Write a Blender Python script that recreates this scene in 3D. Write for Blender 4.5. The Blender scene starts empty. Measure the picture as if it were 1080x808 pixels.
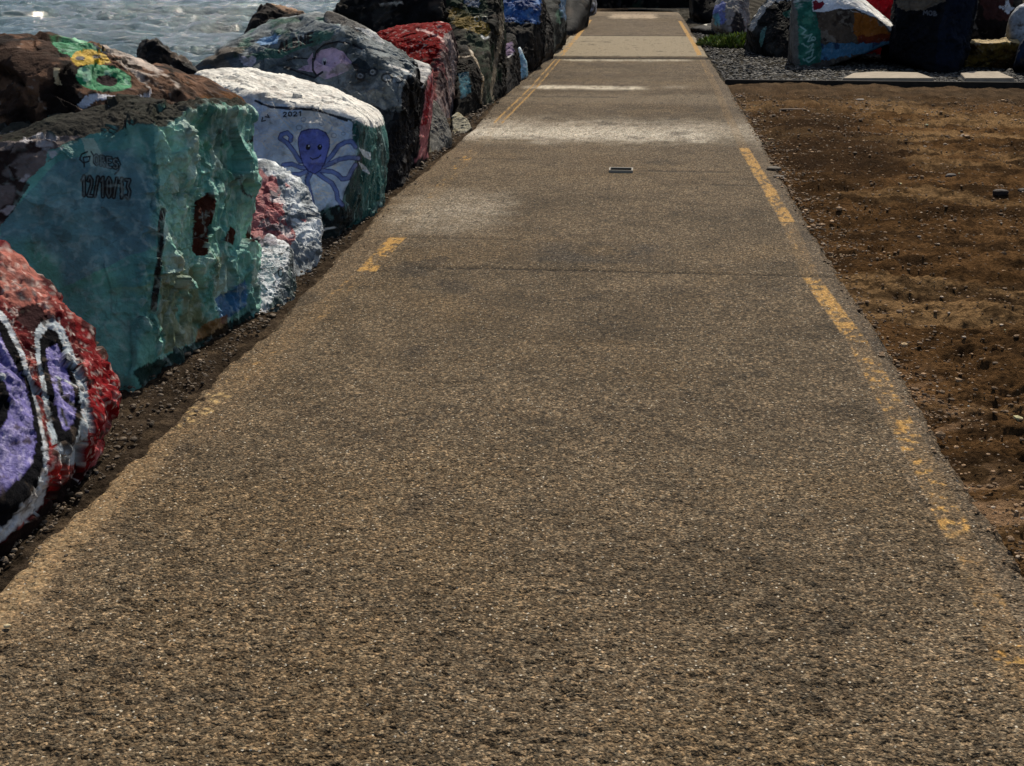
import bpy, bmesh, math, random
import numpy as np
from mathutils import Vector, Euler
R = math.radians
C = bpy.context.scene
COL = C.collection

# ---------------------------------------------------------------- camera, sky, sun
H_CAM, F_PX, PITCH, YAW = 1.57, 1250.0, 19.47, 6.0
cam = bpy.data.cameras.new('camera'); cam_o = bpy.data.objects.new('camera', cam); COL.objects.link(cam_o)
cam.sensor_width = 36; cam.lens = F_PX/1080*36; cam.clip_start = 0.05; cam.clip_end = 6000
cam_o.location = (0, 0, H_CAM); cam_o.rotation_euler = Euler((R(90-PITCH), 0, R(YAW)))
C.camera = cam_o
SUN_EL, SUN_AZ = 46.0, 9.0           # azimuth from +Y towards +X
w = bpy.data.worlds.new('World'); C.world = w; w.use_nodes = True
nt = w.node_tree; bg = nt.nodes['Background']
sky = nt.nodes.new('ShaderNodeTexSky'); sky.sky_type = 'NISHITA'; sky.sun_disc = False
sky.sun_elevation = R(SUN_EL); sky.sun_rotation = R(SUN_AZ); sky.dust_density = 2.2; sky.air_density = 1.0
nt.links.new(sky.outputs[0], bg.inputs[0]); bg.inputs[1].default_value = 0.095
sl = bpy.data.lights.new('sun', 'SUN'); sl.energy = 5.0; sl.angle = R(0.5); sl.color = (1, .92, .78)
so = bpy.data.objects.new('sun', sl); COL.objects.link(so)
so.rotation_euler = Vector((math.sin(R(SUN_AZ))*math.cos(R(SUN_EL)), math.cos(R(SUN_AZ))*math.cos(R(SUN_EL)), math.sin(R(SUN_EL)))).to_track_quat('Z', 'Y').to_euler()
C.view_settings.view_transform = 'Standard'; C.view_settings.look = 'None'
C.view_settings.exposure = 0.0; C.view_settings.gamma = 1.0
C.view_settings.use_curve_mapping = False

# ---------------------------------------------------------------- camera maths (pixel -> place)
ROT = np.array(cam_o.rotation_euler.to_matrix()); CP = np.array([0, 0, H_CAM])
def ray(px, py):
    return ROT @ np.array([(px-540)/F_PX, -(py-404)/F_PX, -1.0])
def G(px, py, z=0.0):
    d = ray(px, py); return CP + d*((z-H_CAM)/d[2])
def V(px, py, Y):
    d = ray(px, py); return CP + d*(Y/d[1])
def proj(P):
    q = (P-CP) @ ROT
    return 540 + F_PX*q[:, 0]/-q[:, 2], 404 - F_PX*q[:, 1]/-q[:, 2]
def gy(py): return G(540, py)[1]

# ---------------------------------------------------------------- noise
def _h(ix, iy, iz, s):
    n = (ix.astype(np.uint32)*np.uint32(374761393) + iy.astype(np.uint32)*np.uint32(668265263) + iz.astype(np.uint32)*np.uint32(2147483647//3) + np.uint32(s*1274126177 & 0xffffffff))
    n = (n ^ (n >> np.uint32(13)))*np.uint32(1274126177); n = n ^ (n >> np.uint32(16)); n = n*np.uint32(2246822519); n ^= n >> np.uint32(15)
    return n.astype(np.float32)/np.float32(4294967295.0)
def vn(P, sc, seed=0):
    """smooth value noise in -1..1"""
    Q = (P*sc + 1000.37).astype(np.float64); I = np.floor(Q).astype(np.int64); F = (Q-I).astype(np.float32); F = F*F*(3-2*F)
    r = 0
    for a in (0, 1):
        wa = F[:, 0] if a else 1-F[:, 0]
        for b in (0, 1):
            wb = F[:, 1] if b else 1-F[:, 1]
            for c in (0, 1):
                wc = F[:, 2] if c else 1-F[:, 2]
                r = r + wa*wb*wc*_h(I[:, 0]+a, I[:, 1]+b, I[:, 2]+c, seed)
    return r*2-1
ROTN = np.array(Euler((.7, .5, .9)).to_matrix())
def fbm(P, sc, oc=4, seed=0, g=.5):
    r = 0; a = 1; t = 0
    for i in range(oc):
        P = P @ ROTN
        r = r + a*vn(P, sc*2**i, seed+i*7); t += a; a *= g
    return r/t*1.6
def ridged(P, sc, oc=3, seed=0):
    r = 0; a = 1; t = 0
    for i in range(oc):
        P = P @ ROTN
        r = r + a*(1-np.abs(vn(P, sc*2.1**i, seed+i*5))*2); t += a; a *= .5
    return r/t
def worley(P, sc, seed=0, full=False):
    """distance to nearest and 2nd nearest feature point, and a random value of the cell"""
    Q = P*sc + 500.0; I = np.floor(Q).astype(np.int64)
    d1 = np.full(len(P), 9.0, np.float32); d2 = d1.copy(); cid = np.zeros(len(P), np.float32)
    for a in (-1, 0, 1):
        for b in (-1, 0, 1):
            for c in (-1, 0, 1):
                J0, J1, J2 = I[:, 0]+a, I[:, 1]+b, I[:, 2]+c
                dx = J0+_h(J0, J1, J2, seed+1)-Q[:, 0]; dy = J1+_h(J0, J1, J2, seed+2)-Q[:, 1]; dz = J2+_h(J0, J1, J2, seed+3)-Q[:, 2]
                d = (dx*dx+dy*dy+dz*dz).astype(np.float32)
                m = d < d1
                d2 = np.where(m, d1, np.minimum(d2, d)); d1 = np.where(m, d, d1)
                cid = np.where(m, _h(J0, J1, J2, seed+4), cid)
    return np.sqrt(d1), np.sqrt(d2), cid
def worley2(X, Y, sc, seed=0):
    Qx = X*sc+500.0; Qy = Y*sc+500.0; Ix = np.floor(Qx).astype(np.int64); Iy = np.floor(Qy).astype(np.int64); z = np.zeros_like(Ix)
    d1 = np.full(X.shape, 9.0, np.float32); d2 = d1.copy(); cid = np.zeros(X.shape, np.float32)
    for a in (-1, 0, 1):
        for b in (-1, 0, 1):
            dx = Ix+a+_h(Ix+a, Iy+b, z, seed+1)-Qx; dy = Iy+b+_h(Ix+a, Iy+b, z, seed+2)-Qy
            d = (dx*dx+dy*dy).astype(np.float32); m = d < d1
            d2 = np.where(m, d1, np.minimum(d2, d)); d1 = np.where(m, d, d1); cid = np.where(m, _h(Ix+a, Iy+b, z, seed+4), cid)
    return np.sqrt(d1), np.sqrt(d2), cid
def ss(x, a, b):
    t = np.clip((x-a)/(b-a), 0, 1); return t*t*(3-2*t)
def lin(c):
    """sRGB 0..255 -> linear"""
    c = np.array(c, float)/255; return np.where(c <= .04045, c/12.92, ((c+.055)/1.055)**2.4)

# ---------------------------------------------------------------- mesh / object helpers
def set_props(o, label=None, cat=None, group=None, kind=None):
    if label: o['label'] = label
    if cat: o['category'] = cat
    if group: o['group'] = group
    if kind: o['kind'] = kind
    return o
def mesh_np(name, verts, faces, mat, col=None, smooth=True, parent=None):
    me = bpy.data.meshes.new(name); verts = np.asarray(verts, np.float32); faces = np.asarray(faces, np.int32)
    me.vertices.add(len(verts)); me.vertices.foreach_set('co', verts.ravel())
    k = faces.shape[1]
    me.loops.add(faces.size); me.loops.foreach_set('vertex_index', faces.ravel())
    me.polygons.add(len(faces)); me.polygons.foreach_set('loop_start', np.arange(0, faces.size, k, dtype=np.int32))
    me.polygons.foreach_set('use_smooth', np.full(len(faces), smooth))
    me.update(calc_edges=True)
    if col is not None:
        a = me.color_attributes.new('Col', 'FLOAT_COLOR', 'POINT')
        if col.shape[1] == 3: col = np.concatenate([col, np.ones((len(col), 1))], 1)
        a.data.foreach_set('color', col.astype(np.float32).ravel())
    me.materials.append(mat)
    o = bpy.data.objects.new(name, me); COL.objects.link(o)
    if parent: o.parent = parent
    return o
def grid_faces(nr, nc):
    i = np.arange(nr*nc).reshape(nr, nc)
    return np.stack([i[:-1, :-1].ravel(), i[:-1, 1:].ravel(), i[1:, 1:].ravel(), i[1:, :-1].ravel()], 1)

# ---------------------------------------------------------------- materials
def N(nt, t, **k):
    n = nt.nodes.new(t)
    for a, b in k.items(): setattr(n, a, b)
    return n
def base_mat(name, rough=.7, spec=.5):
    m = bpy.data.materials.new(name); m.use_nodes = True; p = m.node_tree.nodes['Principled BSDF']
    p.inputs['Roughness'].default_value = rough; p.inputs['Specular IOR Level'].default_value = spec
    return m, m.node_tree, p
def mat_col(name, rough=(.45, .85), var=.25, vscale=30, bump=.4, bscale=90, bdist=.01, spec=.5, speck=None, crinkle=None, gloss=None):
    """colour comes from the object's own paint layer; alpha tells painted (glossy) from bare stone"""
    m, nt, p = base_mat(name, spec=spec); L = nt.links.new
    at = N(nt, 'ShaderNodeAttribute', attribute_name='Col')
    tc = N(nt, 'ShaderNodeTexCoord')
    n1 = N(nt, 'ShaderNodeTexNoise'); n1.inputs['Scale'].default_value = vscale; n1.inputs['Detail'].default_value = 8; n1.inputs['Roughness'].default_value = .65
    L(tc.outputs['Object'], n1.inputs['Vector'])
    mr = N(nt, 'ShaderNodeMapRange'); mr.inputs[1].default_value = .3; mr.inputs[2].default_value = .7; mr.inputs[3].default_value = 1-var; mr.inputs[4].default_value = 1+var
    L(n1.outputs[0], mr.inputs[0])
    mx = N(nt, 'ShaderNodeVectorMath', operation='SCALE'); L(at.outputs['Color'], mx.inputs[0]); L(mr.outputs[0], mx.inputs['Scale'])
    out = mx.outputs[0]
    if speck:
        vo = N(nt, 'ShaderNodeTexVoronoi'); vo.inputs['Scale'].default_value = speck[0]; L(tc.outputs['Object'], vo.inputs['Vector'])
        se = N(nt, 'ShaderNodeSeparateColor'); L(vo.outputs['Color'], se.inputs[0])
        r2 = N(nt, 'ShaderNodeMapRange'); r2.inputs[1].default_value = speck[1]; r2.inputs[2].default_value = 1; r2.inputs[3].default_value = 0; r2.inputs[4].default_value = speck[2]
        L(se.outputs[0], r2.inputs[0])
        ad = N(nt, 'ShaderNodeMix', data_type='RGBA'); L(r2.outputs[0], ad.inputs[0]); L(out, ad.inputs[6]); ad.inputs[7].default_value = (*speck[3], 1)
        out = ad.outputs[2]
    L(out, p.inputs['Base Color'])
    rr = N(nt, 'ShaderNodeMapRange'); rr.inputs[3].default_value = rough[1]; rr.inputs[4].default_value = rough[0]; L(at.outputs['Alpha'], rr.inputs[0]); L(rr.outputs[0], p.inputs['Roughness'])
    if gloss:
        rs = N(nt, 'ShaderNodeMapRange'); rs.inputs[1].default_value = .45; rs.inputs[3].default_value = spec; rs.inputs[4].default_value = gloss; L(at.outputs['Alpha'], rs.inputs[0]); L(rs.outputs[0], p.inputs['Specular IOR Level'])
    n2 = N(nt, 'ShaderNodeTexNoise'); n2.inputs['Scale'].default_value = bscale; n2.inputs['Detail'].default_value = 6; n2.inputs['Roughness'].default_value = .7
    L(tc.outputs['Object'], n2.inputs['Vector'])
    b = N(nt, 'ShaderNodeBump'); b.inputs['Strength'].default_value = bump; b.inputs['Distance'].default_value = bdist
    L(n2.outputs[0], b.inputs['Height']); L(b.outputs[0], p.inputs['Normal'])
    if crinkle:
        n4 = N(nt, 'ShaderNodeTexNoise', noise_type='RIDGED_MULTIFRACTAL'); n4.inputs['Scale'].default_value = crinkle[0]; n4.inputs['Detail'].default_value = 5; n4.inputs['Distortion'].default_value = .6
        L(tc.outputs['Object'], n4.inputs['Vector'])
        b2 = N(nt, 'ShaderNodeBump'); b2.inputs['Strength'].default_value = .8; b2.inputs['Distance'].default_value = crinkle[1]
        L(n4.outputs[0], b2.inputs['Height']); L(b2.outputs[0], b.inputs['Normal'])
    return m
M_ROCK = mat_col('painted_rock', rough=(.30, 1.0), var=.3, vscale=14, bump=.9, bscale=60, bdist=.014, crinkle=(7, .034), spec=.08, gloss=.55)
M_FARROCK = mat_col('far_rock', rough=(.5, .85), var=.3, vscale=8, bump=.6, bscale=20, bdist=.03, crinkle=(2, .12), spec=.05)
M_DIRT = mat_col('dirt', rough=(.9, .95), var=.5, vscale=45, bump=1, bscale=55, bdist=.06, spec=.0)
M_STONE = mat_col('loose_stone', rough=(.8, .9), var=.2, vscale=40, bump=.3, bscale=120, bdist=.005, spec=.25)

def asphalt_mat():
    m, nt, p = base_mat('worn_asphalt', .9, .10); L = nt.links.new
    at = N(nt, 'ShaderNodeAttribute', attribute_name='Col'); tc = N(nt, 'ShaderNodeTexCoord')
    # aggregate chips
    nz = N(nt, 'ShaderNodeTexNoise'); nz.inputs['Scale'].default_value = 90; nz.inputs['Detail'].default_value = 2; L(tc.outputs['Object'], nz.inputs['Vector'])
    wv = N(nt, 'ShaderNodeVectorMath', operation='MULTIPLY_ADD'); L(nz.outputs['Color'], wv.inputs[0]); wv.inputs[1].default_value = (.012, .012, .012); L(tc.outputs['Object'], wv.inputs[2])
    vo = N(nt, 'ShaderNodeTexVoronoi'); vo.inputs['Scale'].default_value = 120; L(wv.outputs[0], vo.inputs['Vector'])
    se = N(nt, 'ShaderNodeSeparateColor'); L(vo.outputs['Color'], se.inputs[0])
    pw = N(nt, 'ShaderNodeMath', operation='POWER'); L(se.outputs[0], pw.inputs[0]); pw.inputs[1].default_value = 2.2
    mr = N(nt, 'ShaderNodeMapRange'); mr.inputs[3].default_value = .62; mr.inputs[4].default_value = 2.1; L(pw.outputs[0], mr.inputs[0])
    n3 = N(nt, 'ShaderNodeTexNoise'); n3.inputs['Scale'].default_value = 130; n3.inputs['Detail'].default_value = 4; L(tc.outputs['Object'], n3.inputs['Vector'])
    m3 = N(nt, 'ShaderNodeMapRange'); m3.inputs[1].default_value = .3; m3.inputs[2].default_value = .7; m3.inputs[1].default_value = .36; m3.inputs[2].default_value = .64; m3.inputs[3].default_value = .5; m3.inputs[4].default_value = 1.4; L(n3.outputs[0], m3.inputs[0])
    mm = N(nt, 'ShaderNodeMath', operation='MULTIPLY'); L(mr.outputs[0], mm.inputs[0]); L(m3.outputs[0], mm.inputs[1])
    mp5 = N(nt, 'ShaderNodeMapping'); mp5.inputs['Scale'].default_value = (1, .5, 1); L(tc.outputs['Object'], mp5.inputs[0])
    n5 = N(nt, 'ShaderNodeTexNoise'); n5.inputs['Scale'].default_value = 62; n5.inputs['Detail'].default_value = 3; n5.inputs['Roughness'].default_value = .8; L(mp5.outputs[0], n5.inputs['Vector'])
    m5 = N(nt, 'ShaderNodeMapRange'); m5.inputs[1].default_value = .34; m5.inputs[2].default_value = .66; m5.inputs[3].default_value = .45; m5.inputs[4].default_value = 1.55; L(n5.outputs[0], m5.inputs[0])
    mm0 = mm; mm = N(nt, 'ShaderNodeMath', operation='MULTIPLY'); L(mm0.outputs[0], mm.inputs[0]); L(m5.outputs[0], mm.inputs[1])
    # alpha = how smooth (1 = bare concrete / paint: chips hardly show)
    mi = N(nt, 'ShaderNodeMix', data_type='FLOAT'); L(at.outputs['Alpha'], mi.inputs[0]); L(mm.outputs[0], mi.inputs[2]); L(m3.outputs[0], mi.inputs[3])
    # warm / cool drift of single chips
    hs = N(nt, 'ShaderNodeMix', data_type='RGBA'); L(se.outputs[1], hs.inputs[0]); hs.inputs[6].default_value = (1.06, .99, .90, 1); hs.inputs[7].default_value = (.93, 1, 1.06, 1)
    vm = N(nt, 'ShaderNodeVectorMath', operation='MULTIPLY'); L(at.outputs['Color'], vm.inputs[0]); L(hs.outputs[2], vm.inputs[1])
    sc = N(nt, 'ShaderNodeVectorMath', operation='SCALE'); L(vm.outputs[0], sc.inputs[0]); L(mi.outputs[0], sc.inputs['Scale'])
    L(sc.outputs[0], p.inputs['Base Color'])
    vc = N(nt, 'ShaderNodeTexVoronoi'); vc.inputs['Scale'].default_value = 105; L(tc.outputs['Object'], vc.inputs['Vector']); sc2 = N(nt, 'ShaderNodeSeparateColor'); L(vc.outputs['Color'], sc2.inputs[0])
    gt = N(nt, 'ShaderNodeMath', operation='GREATER_THAN'); L(sc2.outputs[0], gt.inputs[0]); gt.inputs[1].default_value = .965
    ltd = N(nt, 'ShaderNodeMath', operation='LESS_THAN'); L(vc.outputs['Distance'], ltd.inputs[0]); ltd.inputs[1].default_value = .34
    gm = N(nt, 'ShaderNodeMath', operation='MULTIPLY'); L(gt.outputs[0], gm.inputs[0]); L(ltd.outputs[0], gm.inputs[1])
    gx = N(nt, 'ShaderNodeMix', data_type='RGBA'); L(gm.outputs[0], gx.inputs[0]); L(sc.outputs[0], gx.inputs[6]); gx.inputs[7].default_value = (.52, .46, .36, 1); L(gx.outputs[2], p.inputs['Base Color'])
    # relief
    vs = N(nt, 'ShaderNodeTexVoronoi', feature='SMOOTH_F1'); vs.inputs['Scale'].default_value = 120; vs.inputs['Smoothness'].default_value = .3; L(wv.outputs[0], vs.inputs['Vector'])
    iv = N(nt, 'ShaderNodeMath', operation='MULTIPLY_ADD'); L(vs.outputs['Distance'], iv.inputs[0]); iv.inputs[1].default_value = -.9; L(se.outputs[2], iv.inputs[2])
    ad = N(nt, 'ShaderNodeMath', operation='MULTIPLY_ADD'); L(n3.outputs[0], ad.inputs[0]); ad.inputs[1].default_value = .6; L(iv.outputs[0], ad.inputs[2])
    bs = N(nt, 'ShaderNodeMapRange'); bs.inputs[3].default_value = 1.0; bs.inputs[4].default_value = .15; L(at.outputs['Alpha'], bs.inputs[0])
    b = N(nt, 'ShaderNodeBump'); b.inputs['Distance'].default_value = .0085; L(bs.outputs[0], b.inputs['Strength']); L(ad.outputs[0], b.inputs['Height']); L(b.outputs[0], p.inputs['Normal'])
    return m
M_ASPH = asphalt_mat()
def simple(name, col, rough=.7, bs=80, bump=.4, var=.25):
    m, nt, p = base_mat(name, rough, .06); L = nt.links.new
    tc = N(nt, 'ShaderNodeTexCoord'); n = N(nt, 'ShaderNodeTexNoise'); n.inputs['Scale'].default_value = bs; n.inputs['Detail'].default_value = 6; L(tc.outputs['Object'], n.inputs['Vector'])
    cr = N(nt, 'ShaderNodeMix', data_type='RGBA'); L(n.outputs[0], cr.inputs[0]); cr.inputs[6].default_value = (*[c*(1-var*2) for c in col], 1); cr.inputs[7].default_value = (*[c*(1+var*2) for c in col], 1)
    L(cr.outputs[2], p.inputs['Base Color'])
    b = N(nt, 'ShaderNodeBump'); b.inputs['Strength'].default_value = bump; b.inputs['Distance'].default_value = .01; L(n.outputs[0], b.inputs['Height']); L(b.outputs[0], p.inputs['Normal'])
    return m
def water_mat():
    m, nt, p = base_mat('sea_water', .07, .5); L = nt.links.new
    p.inputs['Base Color'].default_value = (.055, .105, .12, 1); p.inputs['IOR'].default_value = 1.33
    tc = N(nt, 'ShaderNodeTexCoord'); mp = N(nt, 'ShaderNodeMapping'); mp.inputs['Scale'].default_value = (.6, 1.4, 1); mp.inputs['Rotation'].default_value = (0, 0, R(18)); L(tc.outputs['Object'], mp.inputs[0])
    n = N(nt, 'ShaderNodeTexNoise'); n.inputs['Scale'].default_value = 1.1; n.inputs['Detail'].default_value = 8; n.inputs['Roughness'].default_value = .68; L(mp.outputs[0], n.inputs['Vector'])
    b = N(nt, 'ShaderNodeBump'); b.inputs['Strength'].default_value = 1; b.inputs['Distance'].default_value = .32; L(n.outputs[0], b.inputs['Height']); L(b.outputs[0], p.inputs['Normal'])
    return m

# ---------------------------------------------------------------- path edges measured on the ground
LEDGE = [(-60, 665), (0, 612), (67, 550), (119, 499), (174, 447), (233, 389), (283, 348), (303, 325), (345, 281), (373, 252), (413, 207), (461, 169), (501, 133), (526, 104), (558, 78), (576, 58), (594, 44), (608, 29), (623, 16), (632, 9.5)]
REDGE = [(1200, 795), (1140, 695), (1080, 599), (1015, 503), (966, 424), (925, 350), (893, 300), (849, 228), (803, 148), (767, 89), (748, 61), (733, 38), (722, 20), (716, 13), (712, 9.5)]
LPAINT = [(-100, 745), (0, 640), (99, 545), (182, 459), (234, 412), (307, 355), (388, 285), (418, 252), (455, 210), (492, 168), (530, 125), (565, 90), (586, 65), (603, 45), (622, 22)]
RPAINT = [(1170, 860), (1071, 700), (1022, 585), (992, 526), (950, 447), (907, 366), (858, 297), (833, 238), (806, 192), (785, 158), (766, 118), (752, 86), (741, 64), (731, 45), (718, 24)]
def gl(L_):
    P = np.array([G(*q)[:2] for q in L_]); o = np.argsort(P[:, 1]); return P[o]
LE, RE, LP, RP = gl(LEDGE), gl(REDGE), gl(LPAINT), gl(RPAINT)
def ext(P, y):
    """x of the edge at y (held straight beyond both ends)"""
    r = np.interp(y, P[:, 1], P[:, 0])
    return r
YEND = G(670, 9.5)[1]

def path_z(X, Y):
    """gentle lie of the path: the crest before the far end and small dips"""
    P = np.stack([X, Y, X*0], -1).reshape(-1, 3)
    z = (vn(P, .35, 3)*.012 + vn(P, 1.3, 5)*.004).reshape(X.shape)
    return z
def rows_from_pixels(y0, y1, step):
    return np.array([gy(p) for p in np.arange(y0, y1, -step)])

def build_path():
    py = np.concatenate([np.arange(830, 60, -1.25), np.arange(60, 9, -.5)])
    yy = np.array([gy(p) for p in py]); yy = yy[yy < YEND]
    yy = np.concatenate([np.arange(-5, yy[0]-.02, .12), yy, [YEND]])
    nc = 520
    t = np.linspace(0, 1, nc)
    rag_l = vn(np.stack([yy*0, yy, yy*0], 1), 3, 11)*.02 + vn(np.stack([yy*0, yy, yy*0], 1), 14, 12)*.014 + vn(np.stack([yy*0, yy, yy*0], 1), 40, 17)*.010
    rag_r = vn(np.stack([yy*0, yy, yy*0], 1), 2, 13)*.015 + vn(np.stack([yy*0, yy, yy*0], 1), 11, 14)*.016 + vn(np.stack([yy*0, yy, yy*0], 1), 38, 16)*.010
    xl = ext(LE, yy)+rag_l; xr = ext(RE, yy)+rag_r
    X = xl[:, None] + (xr-xl)[:, None]*t[None]; Y = np.repeat(yy[:, None], nc, 1)
    Z = path_z(X, Y)
    dy = np.gradient(yy)[:, None]
    P = np.stack([X, Y, X*0], -1).reshape(-1, 3); sh = X.shape
    # aggregate relief, only as fine as the rows can carry
    f1 = np.clip(1.4-dy/.012, 0, 1)
    wa, wb, wc = worley2(P[:, 0]+.004*vn(P, 90, 23), P[:, 1]+.004*vn(P, 90, 24), 62, 25)
    agg = (vn(P, 40, 21)*.0008 + (wc-.5)*.0012 + vn(P*np.array([.7, 1, 1]), 95, 27)*.0022).reshape(sh)*f1 - (ss(fbm(P*np.array([.6, 1.3, 1]), 55, 2, 28), .35, .7).reshape(sh))*.006*f1
    Z = Z+agg
    pits = ss(fbm(P, 9, 3, 31).reshape(sh), .55, .9)
    Z = Z - pits*.004
    # colours
    asph = np.array([.122, .089, .055]); c = np.ones(sh+(3,))*asph
    big = fbm(P, .8, 4, 41).reshape(sh); mid = fbm(P, 5, 4, 43).reshape(sh)
    c *= (1+.22*big+.20*mid+.22*fbm(P*np.array([.6, 1, 1]), 24, 4, 45, .7).reshape(sh)-.18*ss(fbm(P*np.array([.5, 1, 1]), 2.2, 4, 46).reshape(sh), .1, .6))[..., None]
    warm = ss(fbm(P, 1.7, 3, 44).reshape(sh), .0, .8)[..., None]; c = c*(1-warm*.3) + warm*.3*np.array([.15, .098, .048])
    sm = np.zeros(sh)
    xs = (X-xl[:, None]); w_ = (xr-xl)[:, None]; xd = (xr[:, None]-X)
    def blend(mask, col, s=None):
        nonlocal c, sm
        c = c*(1-mask[..., None]) + mask[..., None]*np.array(col)
        if s is not None: sm = sm*(1-mask)+mask*s
    n1 = vn(P, 6, 51).reshape(sh); n2 = vn(P, 30, 52).reshape(sh); n3 = fbm(P, 22, 3, 53).reshape(sh)
    # dusty left margin with the tan shoulder
    m = ss(.26+.07*n1+.05*mid-xs, 0, .09); blend(m*.35*(1-ss(Y, 9, 14)), [.17, .115, .066], .45)
    m = ss(.15+.02*n1-xs, 0, .03)*(1-ss(Y, 3.1, 4.0)); blend(m*.75*(.7+.4*mid), [.25, .172, .098], .8)
    m = ss(.20+.05*n1-xd, 0, .05); blend(m*.5, [.12, .09, .062], .2)
    # pale bands across the path: sun glare on worn stretches painted into the colour
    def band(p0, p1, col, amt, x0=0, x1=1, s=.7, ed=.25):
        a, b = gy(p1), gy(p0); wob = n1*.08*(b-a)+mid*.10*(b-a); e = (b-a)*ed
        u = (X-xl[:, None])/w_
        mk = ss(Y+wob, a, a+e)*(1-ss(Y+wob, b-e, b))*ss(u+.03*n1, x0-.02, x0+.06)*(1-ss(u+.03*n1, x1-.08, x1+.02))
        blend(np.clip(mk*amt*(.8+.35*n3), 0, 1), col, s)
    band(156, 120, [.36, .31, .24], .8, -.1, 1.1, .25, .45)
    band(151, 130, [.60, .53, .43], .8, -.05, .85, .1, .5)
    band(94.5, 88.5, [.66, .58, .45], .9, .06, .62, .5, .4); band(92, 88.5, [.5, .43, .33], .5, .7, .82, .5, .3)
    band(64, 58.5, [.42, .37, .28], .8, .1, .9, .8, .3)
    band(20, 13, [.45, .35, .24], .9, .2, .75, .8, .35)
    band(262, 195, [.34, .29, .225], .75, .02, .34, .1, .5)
    band(110, 97, [.21, .165, .115], .4, .0, 1, .3)
    # smooth concrete bay, then rougher bay
    a, b = gy(58), gy(36.5)
    mk = ((Y > a) & (Y < b)).astype(float); blend(mk*.92, [.235, .19, .125], .95)
    mk = ss(Y, b, b+.15)*(1-ss(Y, gy(22), gy(21))); blend(mk*.5*(.6+.8*np.clip(mid+.5, 0, 1)), [.13, .095, .06], .4)
    mk = ss(Y, gy(19), gy(12)); blend(mk*.6, [.24, .18, .12], .6)
    # joints: open groove at the bay, thinner ones elsewhere
    def joint(py_, wpx, depth, dark, x0=0., x1=1., slope=0):
        nonlocal Z
        y0 = gy(py_) + slope*(X-X.mean()) ; wd = max(wpx*(gy(py_-.5)-gy(py_+.5)), .006)*.5
        u = (X-xl[:, None])/w_
        mk = (1-ss(np.abs(Y-y0-.012*vn(P, 8, 77).reshape(sh)), wd*.7, wd*1.4))*((u > x0) & (u < x1))
        Z = Z-mk*depth; blend(mk*dark, [.012, .01, .008], .5)
    joint(59.3, 2.2, .05, 1.0)
    joint(284, 1.3, .008, .85, .18, 1.0, .01)
    joint(168, 1.2, .006, .5, .05, .3)
    joint(178, 1.3, .006, .75, .62, .86, .05)
    joint(190, 1.2, .006, .6, .8, 1.0, -.06)
    joint(101, 1.0, .006, .5, .0, .5); joint(36.5, .8, .01, .6)
    joint(253, 1.2, .005, .6, .12, .36, .02); joint(113, .9, .004, .45, .5, 1.)
    # hairline cracks
    d1, d2, _ = worley2((X+.12*n1), (Y+.12*mid)*.6, .9, 61)
    ck = (1-ss(d2-d1, .0, .014))*ss(fbm(P, .7, 2, 66).reshape(sh), .1, .5); blend(ck*.55, [.02, .016, .012], 0); Z = Z-ck*.003
    # dark scuffs and tar spots
    sp = ss(fbm(P*np.array([1, .8, 1]), 3.1, 4, 71).reshape(sh), .62, .85); blend(sp*.5, [.045, .036, .028], 0)
    sp = ss(fbm(P*np.array([.6, 1.2, 1]), 19, 3, 72).reshape(sh), .62, .8); blend(sp*.45, [.035, .029, .022], 0)
    a, b = gy(278), gy(253); mk = ss(Y, a, a+.1)*(1-ss(Y, b-.1, b))*ss(X, -.75, -.4)*(1-ss(X, 0, .3)); blend(np.clip(mk*(.45+.5*mid), 0, 1), [.05, .042, .034], 0)
    # yellow edge lines, worn away in stretches
    wear = fbm(P, 34, 4, 81).reshape(sh)*.6 + fbm(P*np.array([1, .5, 1]), 6, 3, 82).reshape(sh)*.35
    def line(LN, segs, half):
        xc = ext(LN, yy)[:, None]
        d = np.abs(X-xc-.006*n1); inside = 1-ss(d, half-.006, half+.004)
        q = proj(np.stack([ext(LN, yy), yy, yy*0], 1))[1]
        for (pa, pb, keep, col, edge) in segs:
            on = ((q <= pa) & (q >= pb)).astype(float)[:, None]
            rim = ss(d, half*.35, half*.8) if edge else 1.0
            k = ss(wear, .9-keep*1.25-.25, .9-keep*1.25)*rim if edge else ss(wear, .62-keep*1.25, .80-keep*1.25)
            blend(inside*on*np.clip(k, 0, 1)*.9, col, .75)
            blend(inside*on*(.26 if LN is RP else .14), [.22, .14, .065], .5)
    ye = [.42, .235, .062]; yp = [.30, .18, .07]
    line(LP, [(760, 545, .35, [.26, .18, .10], 0), (545, 400, .27, [.40, .28, .13], 0), (400, 291, .22, yp, 0), (287, 252, .7, ye, 0), (252, 180, .15, yp, 0), (178, 165, .45, ye, 0), (165, 130, .1, yp, 0),
              (130, 60, .75, ye, 1), (58, 42, .55, ye, 0), (42, 21, .8, ye, 0)], .052)
    line(RP, [(860, 700, .15, yp, 0), (715, 640, .26, ye, 0), (640, 560, .36, yp, 0), (560, 372, .46, ye, 0), (372, 294, .60, ye, 0), (292, 236, .22, yp, 0), (234, 157, .68, ye, 0), (157, 90, .02, yp, 0),
              (90, 62, .35, yp, 1), (58, 22, .95, ye, 0)], .046)
    # border crumbs
    edge = np.minimum(xs, xd); Z = Z - (1-ss(edge+.012*n3, 0, .035))*.025
    # the crest: path falls away past its far end
    Z = Z - ss(Y, gy(14), YEND)**2*.10
    V_ = np.stack([X, Y, Z], -1).reshape(-1, 3); F = grid_faces(*sh)
    # skirts all round so that the slab has a real edge
    n0 = len(V_); idx = np.arange(n0).reshape(sh)
    ring = np.concatenate([idx[0], idx[1:, -1], idx[-1, ::-1][1:], idx[::-1, 0][1:-1]])
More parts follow.
